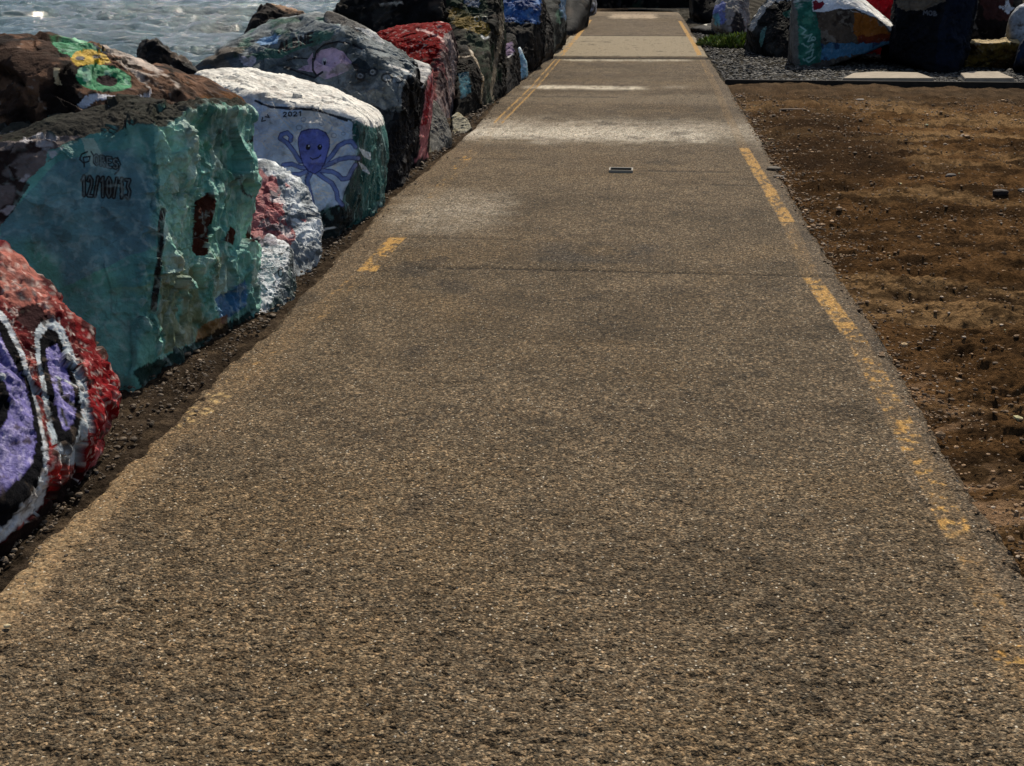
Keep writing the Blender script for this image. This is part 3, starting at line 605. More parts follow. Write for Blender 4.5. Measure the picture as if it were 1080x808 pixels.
# ---- big teal boulder
def L2():
    a = gp(132, 412); Y0 = gy(408); b = gp(262, 335); Y1 = gy(333)
    pts = [a, b, V(134, 402, Y0), V(168, 128, Y0+.42), V(200, 110, Y0+.6), V(255, 104, Y1+.12), V(273, 112, Y1+.2), V(271, 318, Y1), V(262, 333, Y1-.02), V(75, 143, Y0+.30), V(-20, 152, Y0+.22), V(-110, 175, Y0), V(-160, 260, Y0-.25), V(-160, 430, Y0-.3), off(a, -1.3, -.2), off(a, -1.4, .8), off(b, -.5, .5), off(b, -.3, .25, .9), V(20, 120, Y0+.9), V(190, 95, Y1+.45)]
    def paint(p):
        p.base((102, 168, 154), .7)
        p.blotch((66, 122, 122), 2.2, .0, .35, .6, 11).blotch((84, 142, 104), 2.8, .1, .3, .5, 12).blotch((140, 196, 176), 6, .2, .3, .4, 13)
        F_ = [(160, 110), (280, 95), (280, 345), (165, 400), (172, 240)]
        p.tex(F_, (168, 218, 194), 5, -.05, .4, .65, (1, 1, .5), 14).tex(F_, (206, 226, 210), 11, .15, .3, .6, (1, 1, .5), 15).tex(F_, (60, 130, 108), 9, .2, .3, .5, (1, 1, 1), 16)
        p.tex([(165, 270), (245, 270), (240, 345), (160, 380)], (136, 122, 66), 7, -.1, .3, .65, (1, 1, .4), 18)
        p.tex([(0, 320), (160, 300), (165, 400), (100, 400)], (126, 160, 124), 4, -.1, .4, .6, (1, 1, .5), 19)
        p.tex([(60, 170), (165, 150), (165, 260), (0, 330), (0, 240)], (92, 122, 136), 2.5, .05, .35, .65, (1, 1, 1), 20)
        p.poly([(228, 318), (258, 296), (262, 318), (236, 342)], (34, 92, 150), 3, .8)
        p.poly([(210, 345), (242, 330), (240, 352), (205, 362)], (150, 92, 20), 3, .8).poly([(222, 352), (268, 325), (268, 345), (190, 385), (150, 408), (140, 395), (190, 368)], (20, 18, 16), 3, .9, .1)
        # bare rock patches
        br = (64, 34, 24)
        p.poly([(205, 215), (218, 203), (226, 206), (228, 214), (221, 240), (218, 268), (211, 274), (203, 266), (203, 235)], br, 1.5, 1, .2)
        p.poly([(237, 254), (243, 238), (248, 244), (246, 258)], br, 1, 1, .2).poly([(258, 252), (262, 238), (270, 236), (270, 256)], br, 1, 1, .2)
        p.poly([(258, 152), (268, 140), (272, 142), (266, 150)], (24, 20, 18), 1, 1, .2).stroke([(256, 178), (253, 190), (257, 204), (266, 208)], 2.2, (18, 26, 24), wob=1)
        p.stroke([(172, 222), (169, 245), (168, 275), (165, 300), (162, 325)], 6.5, (10, 12, 12), wob=1.5).stroke([(170, 258), (162, 325)], 3, (10, 12, 12))
        p.oval(231, 136, 15, 18, (62, 112, 106), 0, .7, 2, .6).oval(232, 138, 3, 3, (35, 70, 66))
        # top painted dark for the shadow of the boulder behind; weathered bare left shoulder
        p.up((50, 38, 32), .62, .8, .95, .1)
        p.poly([(-200, 135), (0, 150), (40, 146), (88, 144), (70, 152), (52, 158), (46, 176), (30, 190), (10, 222), (0, 240), (-200, 300)], (112, 102, 98), 3, 1, .1).tex([(-200, 135), (88, 140), (46, 176), (0, 240), (-200, 300)], (40, 26, 22), 9, .0, .25, .9, (1, 1, 1.6), 22)
        p.tex([(-200, 135), (88, 140), (46, 176), (0, 240), (-200, 300)], (190, 186, 188), 14, .25, .25, .8, (1, 1, 1.6), 23)
        p.poly([(86, 146), (100, 146), (112, 172), (96, 176)], (176, 196, 178), 2, .7)
        # writing
        bk = (14, 20, 22)
        p.stroke([(92, 160), (86, 163), (84, 168), (88, 172), (94, 170), (95, 165), (88, 166), (89, 176)], 1.5, bk)
        p.stroke([(96, 160), (98, 163)], 1.4, bk)
        gy_ = (104, 120, 118)
        text(p, 'ORES', 99, 163, 8, 1.6, 5.2, 10, 3.6, bk, .3); text(p, 'ORES', 99, 163, 8, 1.6, 5.2, 10, 1.2, gy_, .3)
        p.stroke([(124, 166), (127, 173), (125, 180), (121, 184)], 1.6, bk)
        text(p, '12/10/13', 86, 186, 6, .35, 4.8, 20, 4.6, bk, .38); text(p, '12/10/13', 86, 186, 6, .35, 4.8, 20, 1.0, gy_, .38)
        k = ridged(p.P, 16, 3, 7); p.mix(ss(k, .5, .85)*.35*ss(p.hull[:, 0], .15, .5), (196, 216, 205))  # sunlit highlights painted pale on the crinkles of the right face
    boulder('large teal painted boulder with dated black writing, second on the left', pts, paint, 8, 2, rnd=60, chips=4, chipd=.06, amp=.85, near=.5, rough=1.0, wear=.3, seam=0, relief=lambda n: .18+.95*np.maximum(ss(n[:, 0], .35, .75), .9*ss(n[:, 2], .5, .8)))
L2()
# ---- brown boulder with green and yellow patches lying behind the teal one
def L3():
    Y = gy(408)+.95
    pts = [V(-120, 60, Y-.1), V(-60, 42, Y), V(30, 37, Y+.1), V(60, 40, Y+.15), V(100, 46, Y+.1), V(140, 60, Y+.1), V(180, 84, Y+.1), V(230, 95, Y+.2), V(268, 103, Y+.35), V(40, 60, Y-.3), V(130, 118, Y-.35), V(-100, 160, Y-.45), V(60, 165, Y-.5), V(200, 135, Y-.2), V(262, 125, Y+.1),
           V(-100, 60, Y+.7), V(60, 48, Y+.8), V(160, 80, Y+.8), V(-100, 300, Y-.2), V(250, 250, Y+.2), V(-100, 300, Y+.8), V(200, 250, Y+.8)]
    gr = (30, 132, 82); ye = (196, 158, 28)
    def paint(p):
        p.base((62, 44, 34), .25).blotch((22, 17, 15), 4, -.1, .3, .85, 31).blotch((120, 88, 68), 11, .15, .2, .7, 32).blotch((52, 66, 82), 5, .35, .2, .7, 33)
        p.tex([(105, 45), (150, 60), (190, 90), (185, 100), (160, 95), (120, 62)], (190, 176, 164), 12, -.2, .3, .8, seed=34)
        p.tex([(185, 80), (275, 100), (270, 112), (190, 110)], (98, 60, 22), 8, -.1, .3, .8, seed=35)
        p.poly([(50, 40), (75, 37), (96, 46), (108, 56), (92, 60), (76, 60), (64, 56), (58, 48)], gr, 1.8, 1, .6).tex([(50, 40), (75, 37), (96, 46), (108, 56), (76, 60), (58, 48)], (130, 180, 150), 22, .2, .2, .7, seed=36).tex([(50, 40), (75, 37), (96, 46), (108, 56), (76, 60), (58, 48)], (22, 60, 45), 22, .15, .2, .8, seed=37)
        p.poly([(74, 62), (80, 54), (98, 52), (110, 57), (118, 66), (106, 68), (90, 68), (82, 71)], ye, 1, 1, .6)
        p.stroke([(82, 61.5), (87, 61.5)], 4.2, (6, 6, 6)).stroke([(100, 59.5), (104, 59.5)], 4.2, (6, 6, 6))
        p.poly([(80, 82), (84, 72), (100, 67), (122, 70), (138, 80), (138, 90), (124, 96), (108, 97), (92, 93), (84, 88)], gr, 1.5, 1, .6).tex([(80, 82), (84, 72), (122, 70), (138, 90), (108, 97)], (150, 200, 170), 24, .2, .2, .7, seed=38)
        p.oval(113, 85, 11.5, 5.5, (48, 36, 38), 5, .2, 1)
        p.poly([(56, 72), (63, 72), (62, 82), (66, 90), (58, 88)], (196, 176, 140), 1)
        p.poly([(82, 110), (90, 102), (104, 99), (128, 102), (150, 100), (160, 98), (158, 105), (146, 107), (120, 106), (100, 106), (92, 113), (84, 114)], (205, 205, 214), 1, 1, .6)
        p.poly([(108, 112), (118, 109), (140, 108), (138, 113), (122, 115), (112, 116)], (180, 182, 190), 1, 1, .6)
    boulder('brown boulder with green and yellow patches and white streaks, behind the large teal one', pts, paint, 7, 3, rnd=24, chips=8, chipd=.08, amp=.85, strata=.5, near=.9, wear=.5)
L3()
# small black rock against the water
boulder('small jagged dark rock against the sea, between the brown boulder and the heart boulder',
        [V(146, 60, 8.2), V(150, 45, 8.3), V(160, 43, 8.3), V(178, 55, 8.3), V(205, 72, 8.3), V(215, 90, 8.4), V(140, 90, 8.2), V(150, 60, 9), V(160, 46, 8.9), V(205, 78, 9), V(150, 160, 8.2), V(215, 160, 8.3), V(150, 160, 9), V(215, 160, 9)],
        lambda p: p.base((40, 34, 32), .5).blotch((90, 74, 62), 9, .15, .2, .7, 41).blotch((16, 15, 16), 6, 0, .2, .8, 42), 6, 4, rnd=30, amp=1.3)
# ---- octopus boulder
def L6():
    Y0 = gy(252)
    a = gp(345, 252); b = gp(404, 216); Yb = gy(214)
    pts = [a, b, V(338, 240, Y0), V(344, 168, Y0+.12), V(404, 206, Yb), V(409, 150, Yb+.1), V(403, 126, Yb+.15), V(384, 126, Y0+.32), V(330, 112, Y0+.30), V(272, 98, Y0+.32), V(225, 84, Y0+.5), V(201, 74, Y0+.95), V(240, 69, Y0+1.35), V(300, 79, Y0+1.5), V(355, 94, Y0+1.5), V(400, 115, Yb+.9),
           V(215, 160, Y0+.15), V(250, 235, Y0), off(a, -.9, .1), off(b, -.6, .9), off(a, -1.2, 1.2), V(296, 248, Y0-.03)]
    bl = (184, 205, 228); oc = (100, 112, 186); dk = (38, 44, 100)
    def paint(p):
        p.base((46, 84, 88), .6).blotch((20, 44, 50), 4, 0, .3, .6, 51)
        p.poly([(180, 60), (300, 106), (372, 128), (372, 150), (378, 160), (370, 185), (360, 215), (338, 222), (300, 212), (180, 240)], bl, 1.2, 1, .6)
        p.tex([(180, 60), (372, 128), (372, 185), (338, 222), (180, 240)], (206, 222, 238), 5, .0, .3, .6, (1, 1, 1), 52)
        # dark teal right flank
        p.poly([(374, 118), (414, 128), (414, 260), (300, 262), (300, 224), (338, 224), (362, 214), (374, 182), (382, 164), (372, 150)], (40, 96, 92), 2, 1, .6)
        p.poly([(300, 224), (338, 226), (366, 212), (372, 230), (350, 262), (290, 262)], (16, 18, 20), 3, .9)  # shade under the overhang painted near black
        fl = [(374, 118), (414, 128), (414, 260), (300, 262), (338, 224), (374, 182)]
        p.tex(fl, (12, 30, 36), 6, .0, .3, .7, (1, 1, .6), 53).tex(fl, (110, 150, 150), 14, .35, .2, .6, (1, 1, .6), 54)
        p.poly([(380, 156), (390, 160), (392, 168), (384, 166)], (210, 220, 225), 1.5).poly([(378, 170), (386, 176), (390, 184), (382, 180)], (205, 215, 220), 1)
        # writing and rim
        p.poly([(200, 74), (240, 66), (300, 76), (355, 90), (402, 112), (406, 130), (392, 136), (376, 126), (330, 117), (300, 110), (272, 104), (240, 92)], (226, 222, 214), 1.6, 1, .5)
        p.up((222, 218, 208), .45, .62, 1, .5)
        p.mix(ss(p.hull[:, 2], .4, .6)*ss(fbm(p.P, 16, 3, 57), .2, .5)*.5, (176, 165, 155))
        p.stroke([(270, 107), (285, 112), (300, 114), (318, 115), (345, 119), (366, 127)], 2.6, (28, 34, 46), wob=1.5)
        bk = (16, 18, 30)
        text(p, '2021', 298.5, 118.5, 8, -.4, 4, 4.5, 1.2, bk, .35)
        p.stroke([(277, 124), (276, 128), (280, 127)], 1.2, bk).stroke([(280, 123), (284, 124), (282, 121)], 1.2, bk)
        for x, y, r_ in ((315.5, 134.5, 3), (352, 143, 2.8), (362, 141, 2), (320, 126, 2.6), (339, 130.5, 2.3)): p.ring(x, y, r_, r_*.85, .8, (96, 122, 150), .7)
        # arms
        arms = [[(326, 170), (316, 170), (310, 160), (303, 151), (295.5, 146), (297, 142), (303, 140), (307, 144), (306.5, 148)], [(328, 176), (318, 177), (308, 173), (299, 174)], [(326, 180), (316, 184), (308, 184)],
                [(342, 172), (350, 164), (357, 154), (364, 150), (371, 149), (375, 155)], [(340, 176), (350, 172), (358, 168), (368, 166), (378, 167)], [(338, 180), (350, 181), (356, 184), (361, 189), (367, 188), (371, 180), (375, 174)],
                [(334, 182), (342, 188), (350, 193), (355, 202), (356, 210), (361, 216)], [(328, 182), (324, 190), (326, 200), (328, 208), (330, 218)]]
        for A_ in arms: p.stroke(A_, 5.2, dk, .7)
        for A_ in arms: p.stroke(A_, 3.4, (108, 128, 182), .7)
        body = [(315, 152), (315, 146), (318, 139), (326, 136.5), (335, 136.5), (343, 140), (347, 147), (347, 155), (344, 165), (342, 172), (338, 179), (332, 183), (325, 180), (320, 173), (317, 164)]
        p.stroke(body, 1.8, dk, .7, closed=True); p.poly(body, oc, .3, 1, .7)
        for x in (325, 337.2): p.oval(x, 155.3, 2.6, 3, bk).oval(x+.6, 153.9, .7, .8, (220, 225, 240))
        p.stroke([(327.5, 166.5), (329.5, 168), (332, 167.5), (336, 166), (338.5, 163.5)], 1.1, bk)
    boulder('boulder with white top and a blue smiling octopus painted on pale blue', pts, paint, 8, 6, rnd=40, chips=2, chipd=.03, amp=.55, near=.5, rough=.75, wear=.35, seam=.3)
L6()
# ---- pink and silver rocks at the foot of the octopus boulder
def L7():
    Y0 = gy(285)
    pts = [gp(318, 292), gp(334, 268), V(274, 166, Y0+.55), V(286, 166, Y0+.6), V(310, 184, Y0+.55), V(332, 212, Y0+.35), V(341, 235, Y0+.25), V(339, 258, Y0+.1), V(318, 288, Y0), V(262, 290, Y0), V(250, 180, Y0+.5), off(gp(318, 292), -.55, -.1), off(gp(318, 292), -.4, .8), off(gp(334, 268), -.2, .4), V(255, 180, Y0+.9)]
    def paint(p):
        p.base((178, 186, 190), .7).blotch((98, 108, 116), 9, -.05, .25, .8, 61).blotch((230, 235, 238), 14, .1, .2, .8, 62)
        q = [(250, 168), (278, 178), (296, 198), (302, 222), (312, 250), (308, 258), (250, 255)]
        p.poly(q, (186, 92, 90), 5, .85, .6).tex(q, (140, 44, 50), 12, .1, .2, .7, seed=63).tex(q, (225, 214, 212), 11, .25, .2, .8, seed=64).tex(q, (110, 112, 118), 16, .2, .2, .8, seed=66).tex([(300, 190), (330, 220), (322, 235), (296, 205)], (200, 100, 100), 12, .2, .2, .8, seed=65)
    boulder('silver and pink painted sloping rock at the foot of the octopus boulder', pts, paint, 7, 7, rnd=30, chips=4, chipd=.05, amp=.95, rough=.95, wear=.5)
L7()
def L8():
    Y0 = gy(322)
    pts = [gp(268, 336), gp(300, 322), V(264, 262, Y0+.3), V(284, 246, Y0+.42), V(306, 256, Y0+.35), V(305, 275, Y0+.15), V(302, 312, Y0), V(266, 330, Y0-.02), V(264, 282, Y0+.05), off(gp(268, 336), -.25, .1), off(gp(268, 336), -.2, .6), off(gp(300, 322), -.05, .4), V(285, 252, Y0+.6)]
    boulder('small white topped grey rock wedged low between the teal boulder and the path', pts,
            lambda p: p.base((118, 126, 126), .6).blotch((40, 70, 66), 8, .0, .3, .8, 71).blotch((180, 184, 186), 12, .2, .2, .7, 72).up((216, 218, 222), .66, .8, .9, .6).poly([(268, 248), (290, 250), (294, 260), (270, 262)], (96, 90, 104), 1.5, .8).ring(296, 287, 2.5, 5, 1.3, (60, 60, 60)), 7, 8, rnd=30, chips=3, amp=1.0)
L8()
# ---- big grey boulder with heart and pink fish
def L5():
    Y0 = gy(196); Ya = Y0+.25
    pts = [gp(384, 208), gp(420, 197), V(402, 198, Y0), V(426, 120, Y0+.25), V(444, 76, Y0+.55), V(440, 86, Y0+.6), V(430, 88, Y0+.2), V(398, 195, Y0), V(300, 150, Ya), V(207, 68, Ya+.2), V(232, 55, Ya+.45), V(262, 40, Ya+.5), V(290, 20, Ya+.7), V(335, 12, Ya+.7), V(352, 14, Ya+.7), V(390, 34, Ya+.6), V(420, 56, Ya+.6), V(300, 48, Ya+.3), V(345, 25, Ya+.4),
           V(210, 180, Ya), V(320, 20, Ya+1.6), V(420, 55, Ya+1.5), V(230, 65, Ya+1.3), off(gp(420, 197), -.15, 1.4), off(gp(440, 190), -2.2, 1.4), off(gp(440, 190), -2.2, 0)]
    def paint(p):
        p.base((108, 116, 118), .5).blotch((52, 60, 64), 3.5, -.05, .3, .7, 81).blotch((150, 158, 160), 7, .15, .25, .5, 82)
        p.tex([(255, 45), (275, 20), (360, 18), (350, 42), (290, 62), (240, 66)], (52, 98, 82), 6, -.3, .3, .8, seed=83)
        p.poly([(205, 68), (240, 48), (262, 52), (236, 62), (250, 78), (230, 72)], (104, 92, 78), 3, .8)
        p.poly([(268, 44), (280, 38), (296, 36), (292, 46), (276, 49)], (110, 150, 190), 2, .8)
        # heart, fish, text
        p.poly([(252.5, 62), (254, 59), (258, 59), (261, 62), (266, 58.5), (270, 60), (270, 65), (264.5, 71), (257.5, 69)], (214, 204, 212), .3)
        text(p, 'ALBNE', 294, 46, 8, -2.6, 6, 9.5, 2.4, (8, 9, 12), .25)
        fb = [(330, 62), (338, 53), (350, 50), (362, 54), (371, 66), (368, 74), (356, 80), (342, 84), (332, 78)]
        p.poly(fb, (190, 164, 186), .8, 1, .6); p.tex(fb, (120, 134, 110), 9, .3, .2, .5, seed=84)
        p.poly([(330, 76), (314, 74), (320, 70), (333, 66)], (182, 158, 178), .6).poly([(324, 64), (330, 56), (330, 68), (325, 68)], (182, 158, 178), .6)
        bk = (18, 20, 28)
        p.stroke([(331, 64), (334, 54), (342, 47), (356, 44), (370, 46), (382, 52)], 1.8, bk).stroke([(330, 62), (330, 74), (334, 80), (340, 76)], 2, bk).stroke([(302, 71), (315, 76), (332, 82), (340, 76)], 2, bk).stroke([(302, 64), (312, 61), (324, 62)], 1.3, bk)
        p.oval(342, 65, 2.4, 4.3, (200, 195, 200)).oval(342.4, 66, 1.4, 2.9, bk).oval(342.3, 64, .6, .8, (220, 220, 220))
        p.poly([(370, 66), (378, 60), (388, 66), (392, 76), (378, 78)], (34, 44, 50), 1)
        for x, y, r_ in ((380, 80, 5), (393, 76, 5), (408, 82, 5.5), (420, 84, 4)): p.ring(x, y, r_, r_*.8, 1.7, (24, 30, 36)); p.ring(x, y, r_*.45, r_*.4, 1.2, (128, 136, 144))
        p.tex([(415, 72), (440, 80), (438, 95), (415, 90)], (150, 162, 170), 16, .0, .2, .8, seed=86)
        # flank towards the path painted near black as its shade, pale rims
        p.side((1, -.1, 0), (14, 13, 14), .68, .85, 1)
        p.poly([(384, 100), (396, 86), (400, 90), (388, 108)], (128, 136, 140), 1, .8)
        p.stroke([(410, 68), (422, 72), (438, 80)], 2, (200, 196, 190), wob=1)
        p.poly([(380, 108), (445, 125), (446, 210), (370, 210), (395, 150)], (22, 22, 25), 3, .8)  # lower flank darkened too, for the shadow gap
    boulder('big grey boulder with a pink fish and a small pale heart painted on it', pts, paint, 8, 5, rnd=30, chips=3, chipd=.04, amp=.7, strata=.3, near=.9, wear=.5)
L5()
# pale slab lying along the crest of the grey boulder
def crest():
    Y = gy(196)+.75
    boulder('narrow pale grey slab lying on the crest of the big grey boulder',
            [V(340, 16, Y), V(346, 10, Y+.05), V(352, 12, Y+.1), V(392, 32, Y), V(404, 42, Y), V(412, 54, Y), V(403, 54, Y-.15), V(378, 42, Y-.15), V(356, 30, Y-.15), V(342, 24, Y-.1), V(346, 14, Y+.5), V(400, 40, Y+.5), V(412, 56, Y+.4), V(350, 36, Y+.4)],
            lambda p: p.base((112, 110, 106), .3).blotch((64, 60, 58), 8, .1, .2, .8, 91).poly([(372, 27), (398, 33), (412, 52), (404, 50), (390, 38)], (190, 190, 188), 1.2).stroke([(360, 24), (365, 28), (362, 32)], 1.5, (40, 40, 40)), 6, 9, rnd=20, amp=.6)
crest()
boulder('dark pointed rock with a tan ridge behind the top of the big grey boulder',
        [V(258, 50, 9.9), V(268, 20, 10), V(278, 3, 10.2), V(290, 4, 10.2), V(312, 10, 10.2), V(340, 20, 10.2), V(348, 40, 10), V(280, 12, 11), V(335, 26, 11), V(240, 80, 10), V(350, 90, 10), V(250, 90, 11.2), V(350, 90, 11.2)],
        lambda p: p.base((38, 32, 30), .3).blotch((70, 58, 48), 5, .1, .3, .7, 95).poly([(283, 2), (318, 9), (346, 20), (338, 22), (320, 16), (300, 13)], (150, 118, 92), 1, .9), 6, 10, rnd=30, amp=.8)
# ---- pink-edged dark boulder, red boulder
def L9():
    Y0 = gy(170)
    boulder('black boulder with pink and red edge and white cap, behind the fish boulder',
            [gp(436, 178), gp(450, 166), V(449, 160, Y0), V(452, 120, Y0+.1), V(457, 78, Y0+.25), V(455, 68, Y0+.3), V(436, 62, Y0+.4), V(424, 60, Y0+.5), V(446, 84, Y0+.02), V(441, 120, Y0-.05), V(436, 168, Y0-.1), off(gp(436, 178), -.6, .3), off(gp(450, 166), -.1, .5), V(430, 68, Y0+.8), V(452, 76, Y0+.8), off(gp(436, 178), -.6, .9)],
            lambda p: p.base((30, 24, 24), .3).poly([(452, 80), (460, 74), (458, 120), (452, 140), (451, 160), (455, 168), (446, 166), (437, 170), (444, 158), (443, 135), (447, 110)], (176, 108, 108), .8, 1, .1).poly([(452, 92), (457, 84), (453, 108), (450, 130), (445, 132), (447, 115)], (140, 26, 32), 1.5, .9).up((206, 202, 196), .6, .75, .9), 6, 11, rnd=30, amp=.5)
    Y0 = gy(120); 
    def paint(p):
        p.base((96, 76, 72), .4)
        q = [(455, 40), (480, 38), (480, 125), (452, 130)]
        p.blotch((150, 134, 130), 3.5, .0, .25, .7, 101, None, (1.6, 1.6, .3)).blotch((44, 28, 30), 4, .05, .2, .8, 102, None, (1.6, 1.6, .3)).blotch((120, 40, 50), 3, .25, .2, .6, 103, None, (1.6, 1.6, .3))
        p.poly([(350, 20), (440, 20), (478, 22), (476, 32), (468, 36), (466, 44), (458, 64), (452, 70), (350, 70)], (116, 2, 8), 1.2, 1, .1)
        p.up((120, 6, 12), .6, .8, .7); p.stroke([(440, 31), (452, 34), (462, 38), (468, 43)], 2.4, (216, 160, 150), wob=1).stroke([(466, 22), (474, 23), (478, 28)], 3, (196, 140, 130), wob=1)
    boulder('bright red boulder with a streaky grey side, behind the fish boulder',
            [gp(455, 134), gp(480, 120), V(458, 130, Y0), V(480, 116, Y0+.3), V(480, 34, Y0+.4), V(474, 22, Y0+.45), V(450, 24, Y0+.9), V(404, 30, Y0+1.0), V(394, 34, Y0+.6), V(398, 50, Y0+.1), V(440, 32, Y0+.3), V(466, 40, Y0+.0), V(468, 46, Y0-.05), V(390, 110, Y0+.1), off(gp(480, 120), -.1, 1.5), off(gp(480, 120), -1.8, 1.5), off(gp(455, 134), -1.2, .1)], paint, 7, 12, rnd=34, chips=2, chipd=.04, amp=.55, near=.4)
L9()
Yq = gy(153)
boulder('small grey wedge shaped rock leaning below the red boulder', [gp(446, 164), gp(475, 150), V(453, 104, Yq+.2), V(458, 103, Yq+.2), V(472, 126, Yq+.1), V(477, 145, Yq), V(449, 158, Yq-.1), V(450, 120, Yq+.1), off(gp(446, 164), -.2, .4), off(gp(475, 150), -.1, .5), V(456, 106, Yq+.5)],
        lambda p: p.base((106, 104, 98), .3).blotch((70, 66, 60), 5, .1, .3, .7, 111).blotch((130, 120, 90), 9, .3, .2, .6, 112), 6, 13, amp=.6, rnd=24)
Yq = gy(138)
boulder('small low rock with pale yellow top at the edge of the path', [gp(476, 141), gp(498, 137), V(476, 122, Yq+.3), V(482, 117, Yq+.35), V(492, 124, Yq+.25), V(498, 134, Yq), V(478, 138, Yq-.05), off(gp(476, 141), -.1, .5), off(gp(498, 137), -.1, .5)],
        lambda p: p.base((34, 32, 30), .1).up((168, 160, 138), .6, .8, .9).blotch((120, 104, 56), 9, .3, .2, .5, 115), 6, 14, amp=.8)
# ---- darker boulders further on, left
def dk(p, a, b, s=0, t=.1):
    a = tuple(int(x*.52) for x in a); b = tuple(int(x*.80) for x in b)
    return p.base(a, .3).blotch(b, 3, t, .3, .7, 120+s).blotch(tuple(int(x*.35) for x in a), 2.2, .0, .3, .8, 130+s)
Yb = gy(120)
boulder('black jagged boulder at the top of the frame above the red one', [V(345, 22, Yb+2), V(362, -4, Yb+2.2), V(380, -18, Yb+2.3), V(430, -24, Yb+2.3), V(462, -10, Yb+2), V(468, 24, Yb+1.8), V(440, 60, Yb+1.6), V(365, 60, Yb+1.8), V(365, 10, Yb+3.4), V(450, 0, Yb+3.6), V(365, 160, Yb+1.8), V(460, 160, Yb+1.8), V(365, 130, Yb+3.6), V(460, 130, Yb+3.6)],
        lambda p: dk(p, (40, 38, 38), (74, 70, 66), 1).stroke([(395, 6), (410, 4), (422, 2)], 2.5, (170, 160, 145), wob=1), 6, 15, amp=1.2, rnd=24, strata=1)
Yb = gy(98)
def L13(p):
    dk(p, (60, 58, 48), (88, 86, 70), 2)
    p.poly([(464, 16), (478, 8), (498, 14), (520, 30), (515, 38), (492, 32), (478, 26)], (120, 98, 34), 2.5, .8, .4).blotch((44, 62, 44), 2.5, .1, .2, .6, 141)
    p.poly([(488, 0), (505, 0), (506, 8), (492, 8)], (120, 130, 150), 2, .7)
    for x in (503, 511): p.ring(x, 20, 2.6, 2.6, 1.1, (130, 128, 110))
    p.stroke([(508, 38), (511, 41), (515, 39)], 2, (205, 205, 200))
    p.poly([(526, 14), (532, 14), (531, 40), (524, 70), (520, 110), (517, 100), (521, 60), (527, 36)], (122, 110, 92), 1, .9)
boulder('mossy dark boulder with yellow patches and a small round eyed face', [gp(500, 118), gp(524, 104), V(530, 90, Yb), V(532, 14, Yb+.5), V(528, -20, Yb+.6), V(490, -26, Yb+1.), V(462, -10, Yb+.6), V(462, 30, Yb+.2), V(482, 60, Yb), V(465, 90, Yb), V(522, 20, Yb), V(518, 100, Yb-.3), off(gp(524, 104), -1.6, 1.6), off(gp(524, 104), -.2, 1.9), V(525, 0, Yb+2), V(465, 0, Yb+2)], L13, 7, 16, amp=.7, rnd=26)
Yb = gy(114)
boulder('narrow dark rock with tan edges and a teal patch, beside the red boulder', [gp(480, 124), gp(508, 114), V(508, 110, Yb), V(511, 84, Yb+.1), V(504, 62, Yb+.2), V(494, 46, Yb+.35), V(482, 48, Yb+.35), V(479, 60, Yb+.1), V(500, 70, Yb-.05), V(480, 118, Yb-.05), off(gp(508, 114), -.2, .7), off(gp(480, 124), -.4, .7), V(486, 52, Yb+.8)],
        lambda p: dk(p, (58, 52, 44), (84, 74, 62), 3).poly([(483, 78), (494, 76), (496, 98), (486, 104)], (52, 108, 124), 2, .8).stroke([(494, 47), (500, 60), (507, 72), (510, 84), (507, 108)], 2, (146, 124, 92), wob=1).stroke([(483, 60), (492, 60), (498, 57)], 1.6, (150, 128, 100), wob=1), 6, 17, amp=.8)
Yb = gy(100)
boulder('dark rock with a thin tan ridge, standing at the path edge before the blue boulder', [gp(506, 110), gp(534, 98), V(534, 92, Yb), V(530, 70, Yb+.1), V(520, 58, Yb+.2), V(510, 52, Yb+.3), V(502, 54, Yb+.2), V(506, 100, Yb-.1), off(gp(534, 98), -.1, .8), off(gp(506, 110), -.3, .9), V(512, 56, Yb+.8)],
        lambda p: dk(p, (50, 47, 42), (76, 70, 60), 4).stroke([(502, 52), (512, 54), (518, 66), (520, 84)], 1.8, (150, 140, 124), wob=.8), 6, 18, amp=.8)
Yb = gy(72)
boulder('tall boulder with a deep blue painted face, left of the path', [gp(545, 79), gp(571, 66), V(573, 60, Yb), V(574, 10, Yb+.5), V(572, -26, Yb+.8), V(540, -32, Yb+.8), V(520, -10, Yb+.4), V(524, 40, Yb), V(540, 76, Yb-.6), V(566, 20, Yb-.2), off(gp(571, 66), -.2, 2.4), off(gp(571, 66), -2.3, 2.4), off(gp(545, 79), -1, .2), V(570, -10, Yb+2.4), V(530, -10, Yb+2.6)],
        lambda p: dk(p, (46, 43, 42), (80, 72, 62), 5).poly([(522, -40), (574, -40), (570, 10), (568, 26), (560, 22), (524, 22)], (46, 84, 142), 2, 1, .5).tex([(522, -40), (574, -40), (568, 26), (524, 22)], (28, 48, 92), 4, -.1, .3, .8, seed=151).tex([(522, -40), (574, -40), (568, 26), (524, 22)], (90, 130, 180), 6, .2, .3, .6, seed=152), 7, 19, amp=.7, rnd=28)
Yb = gy(88)
boulder('small dark rock with a mauve smear, at the path edge under the blue boulder', [gp(530, 100), gp(548, 90), V(548, 84, Yb), V(547, 50, Yb+.2), V(544, 36, Yb+.3), V(534, 34, Yb+.35), V(528, 50, Yb+.2), V(530, 96, Yb-.1), off(gp(548, 90), -.1, 1), off(gp(530, 100), -.4, 1), V(538, 38, Yb+1)],
        lambda p: dk(p, (40, 38, 40), (62, 56, 56), 6).poly([(532, 46), (540, 44), (543, 54), (536, 60), (531, 54)], (124, 104, 136), 1.5, .8).stroke([(536, 60), (541, 57)], 1.6, (210, 205, 210)), 6, 20, amp=.8)
Yb = gy(80)
